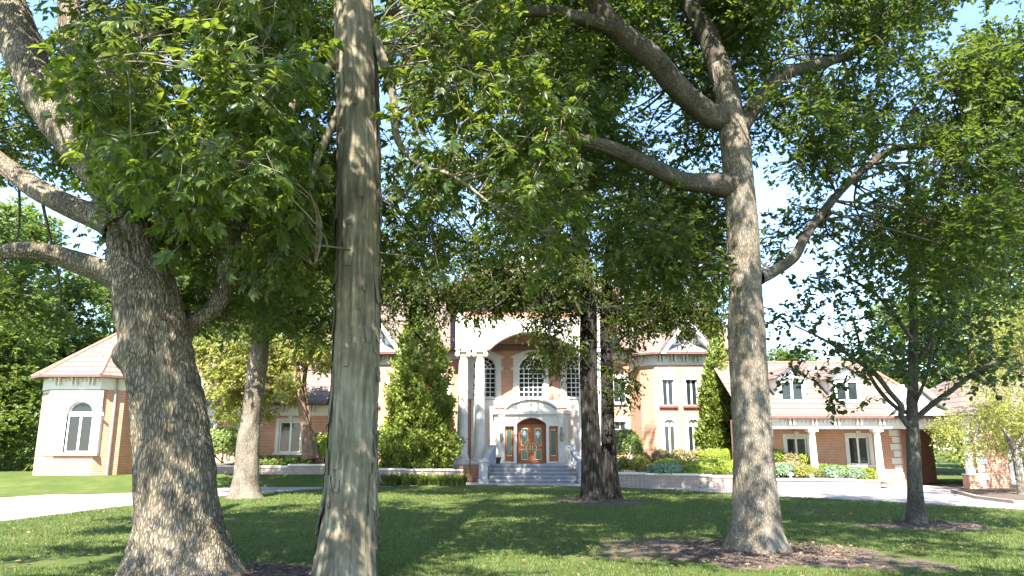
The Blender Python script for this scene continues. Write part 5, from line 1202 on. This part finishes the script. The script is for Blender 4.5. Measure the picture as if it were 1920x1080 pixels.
pr0 = [make_proto(101, 90, 5.2, 19, 3.0, .36), make_proto(102, 80, 4.4, 21, 4.5, .36, .5), make_proto(103, 60, 4.2, 12, 1.2, .32)]
bgs = []
def at_ground(u, Y): return float((u-960)/FPX*Y/math.cos(TILT)*.985)
LB = [ # u, Y, proto, sxy, sz, mat, label
 (-60,52,0,1.0,1.0,'bgleaf','broad tree at the left picture edge, beyond the corner pavilion'),
 (30,58,1,1.0,.95,'bgleaf','tall darker tree left of the corner pavilion'),
 (120,64,0,1.0,.85,'bgleaf','tree rising directly behind the corner pavilion roof'),
 (10,47,2,.8,.8,'yelgreen','bright yellow-green young tree at the left wood edge'),
 (-40,46,2,.8,.6,'bgleaf','low green young tree at the far left wood edge'),
 (70,70,2,1.0,.9,'yelgreen','yellow-green tree deep in the left wood'),
 (210,72,1,1.0,.9,'bgleaf','slender tree behind the left wing roof, nearest the pavilion'),
 (330,70,0,1.0,.8,'yelgreen','light green tree behind the left wing, seen past the massive oak'),
 (450,74,1,1.1,.9,'bgleaf','tree behind the left wing roof above the yellow birch'),
 (560,72,0,1.0,.9,'bgleaf','dark tree behind the left end of the main roof'),
 (700,76,1,1.0,.95,'bgleaf','tree behind the main roof left of the entrance'),
 (860,80,0,1.0,.85,'bgleaf','tree behind the main roof near the cupola'),
 (1130,80,1,1.0,.8,'bgleaf','tree behind the main roof above the twin trunk'),
 (1300,76,0,.9,.75,'bgleaf','tree behind the main roof above the gable'),
 (1478,68,0,.8,.56,'bgleaf','rounded tree behind the right wing, just right of the pale oak'),
 (1600,66,2,1.1,.82,'bgleaf','rounded tree behind the dormers of the right wing'),
 (1690,60,0,.8,.72,'bgleaf','tree behind the right end of the right wing'),
 (1790,56,1,1.0,.95,'bgleaf','tall light tree behind the passage between the right wings'),
 (1900,54,0,1.1,1.05,'bgleaf','broad tall tree behind the far right wing'),
 (1850,70,2,1.1,1.0,'yelgreen','yellow-green tree seen through the passage at right'),
 (2010,50,0,1.0,1.1,'bgleaf','dark tree at the right picture edge behind the far wing')]
for i, (u, Y_, k, sx, sz, mt, lb) in enumerate(LB): bg_tree(pr0[k], at_ground(u, Y_), Y_, (sx, sz), i*1.7, lb, mt)
for pset in pr0:
    for o in pset: bpy.data.objects.remove(o)
# undergrowth and far wood: one mass
lf = Geo(); g = np.random.default_rng(77)
for k in range(150):
    x = g.uniform(-60, 60); y = g.uniform(84, 96); z = g.uniform(0, 9)
    clump(lf, (x, y, z), 2.4, 150, .6, 'simple', .1, .8, thr=.3)
for k in range(70):
    x = g.uniform(-46, -25.5); y = g.uniform(47, 62); z = g.uniform(.5, 2.4); clump(lf, (x, y, z), 1.3, 150, .28, 'simple', .1, .8, thr=.3)
for k in range(30):
    x = g.uniform(26, 36); y = g.uniform(62, 74); z = g.uniform(.5, 4); clump(lf, (x, y, z), 1.8, 150, .36, 'simple', .1, .8, thr=.3)
tag(lf.build('far_wood', M['bgleaf']), 'dense green wood and undergrowth beyond the house', 'wood', kind='stuff')

# ---- grass blades on the near lawn, fallen leaves
n = 260000
Yg = 10.5+27*rng.random(n)**1.75; Xg = rng.uniform(-1, 1, n)*(.74*Yg+1.0)
ok = Yg < near_edge_y(Xg)-.05
for c, rx in ((RO, 2.2), (LO+np.array((.9,.3,0)), 1.5), (TW, 1.6), (RS+np.array((.3,0,0)), 1.3)): ok &= ((Xg-c[0])/rx)**2+((Yg-c[1])/rx)**2 > .45+1.1*vnoise(np.stack((Xg*2.2, Yg*2.2, Xg*0+9), -1))
ok &= vnoise(np.stack((Xg*.8, Yg*.8, Xg*0+5), -1)) > .16
Xg, Yg = Xg[ok], Yg[ok]; n = len(Xg); b = np.stack((Xg, Yg, hgt(Xg, Yg)), 1); hgt_ = rng.uniform(.018, .048, n)*(1+Yg/40)
a = rng.uniform(0, 6.283, n); sd = np.stack((np.cos(a), np.sin(a), a*0), 1)*(.004+.00032*Yg)[:, None]; ln = rng.normal(0, .4, (n, 3)); ln[:, 2] = 1; tip = b+ln*hgt_[:, None]
V = np.stack((b-sd, b+sd, tip), 1).reshape(-1, 3)
tag(np_mesh('grass', V, [np.arange(3*n).reshape(-1, 3)], M['grassblade']), 'short mown grass blades on the shaded front lawn', 'grass', kind='stuff')
n = 900; Yg = 11+22*rng.random(n)**1.5; Xg = rng.uniform(-1, 1, n)*.72*Yg; k = rng.random(n) < .35
Xg = np.where(k, RO[0]+rng.normal(0, 1.6, n), Xg); Yg = np.where(k, RO[1]+rng.normal(0, 1.3, n), Yg); ok = Yg < near_edge_y(Xg); n = ok.sum()
p = np.stack((Xg[ok], Yg[ok], np.full(n, .06)), 1); lf = Geo(); leaves(lf, p, randdir(n)*(1, 1, .2), np.array((0, 0, 1.))+rng.normal(0, .35, (n, 3)), rng.uniform(.05, .12, n), 'oak')
tag(lf.build('fallen_leaves', M['litter']), 'dry fallen leaves scattered on the lawn and mulch', 'leaf litter', kind='stuff')

# loose bark chips on the mulch
P_ = []; 
for c, rx, n in ((RO, 2.4, 2600), (LO+np.array((.9,.3,0)), 1.6, 1500), (TW, 1.8, 900), (RS+np.array((.3,0,0)), 1.4, 900)):
    a = rng.uniform(0, 6.283, n); r = rx*np.sqrt(rng.random(n))*rng.uniform(.6, 1.05, n); P_.append(np.stack((c[0]+r*np.cos(a), c[1]+r*.93*np.sin(a), .012+.085*np.clip(1-r/rx, 0, 1)), 1))
p = np.concatenate(P_); n = len(p); lf = Geo(); leaves(lf, p, randdir(n)*(1, 1, .35), np.array((0, 0, 1.))+rng.normal(0, .5, (n, 3)), rng.uniform(.03, .11, n), 'narrow')
tag(lf.build('mulch_chips', M['chips']), 'loose brown bark chips on the mulch rings', 'mulch', kind='stuff')
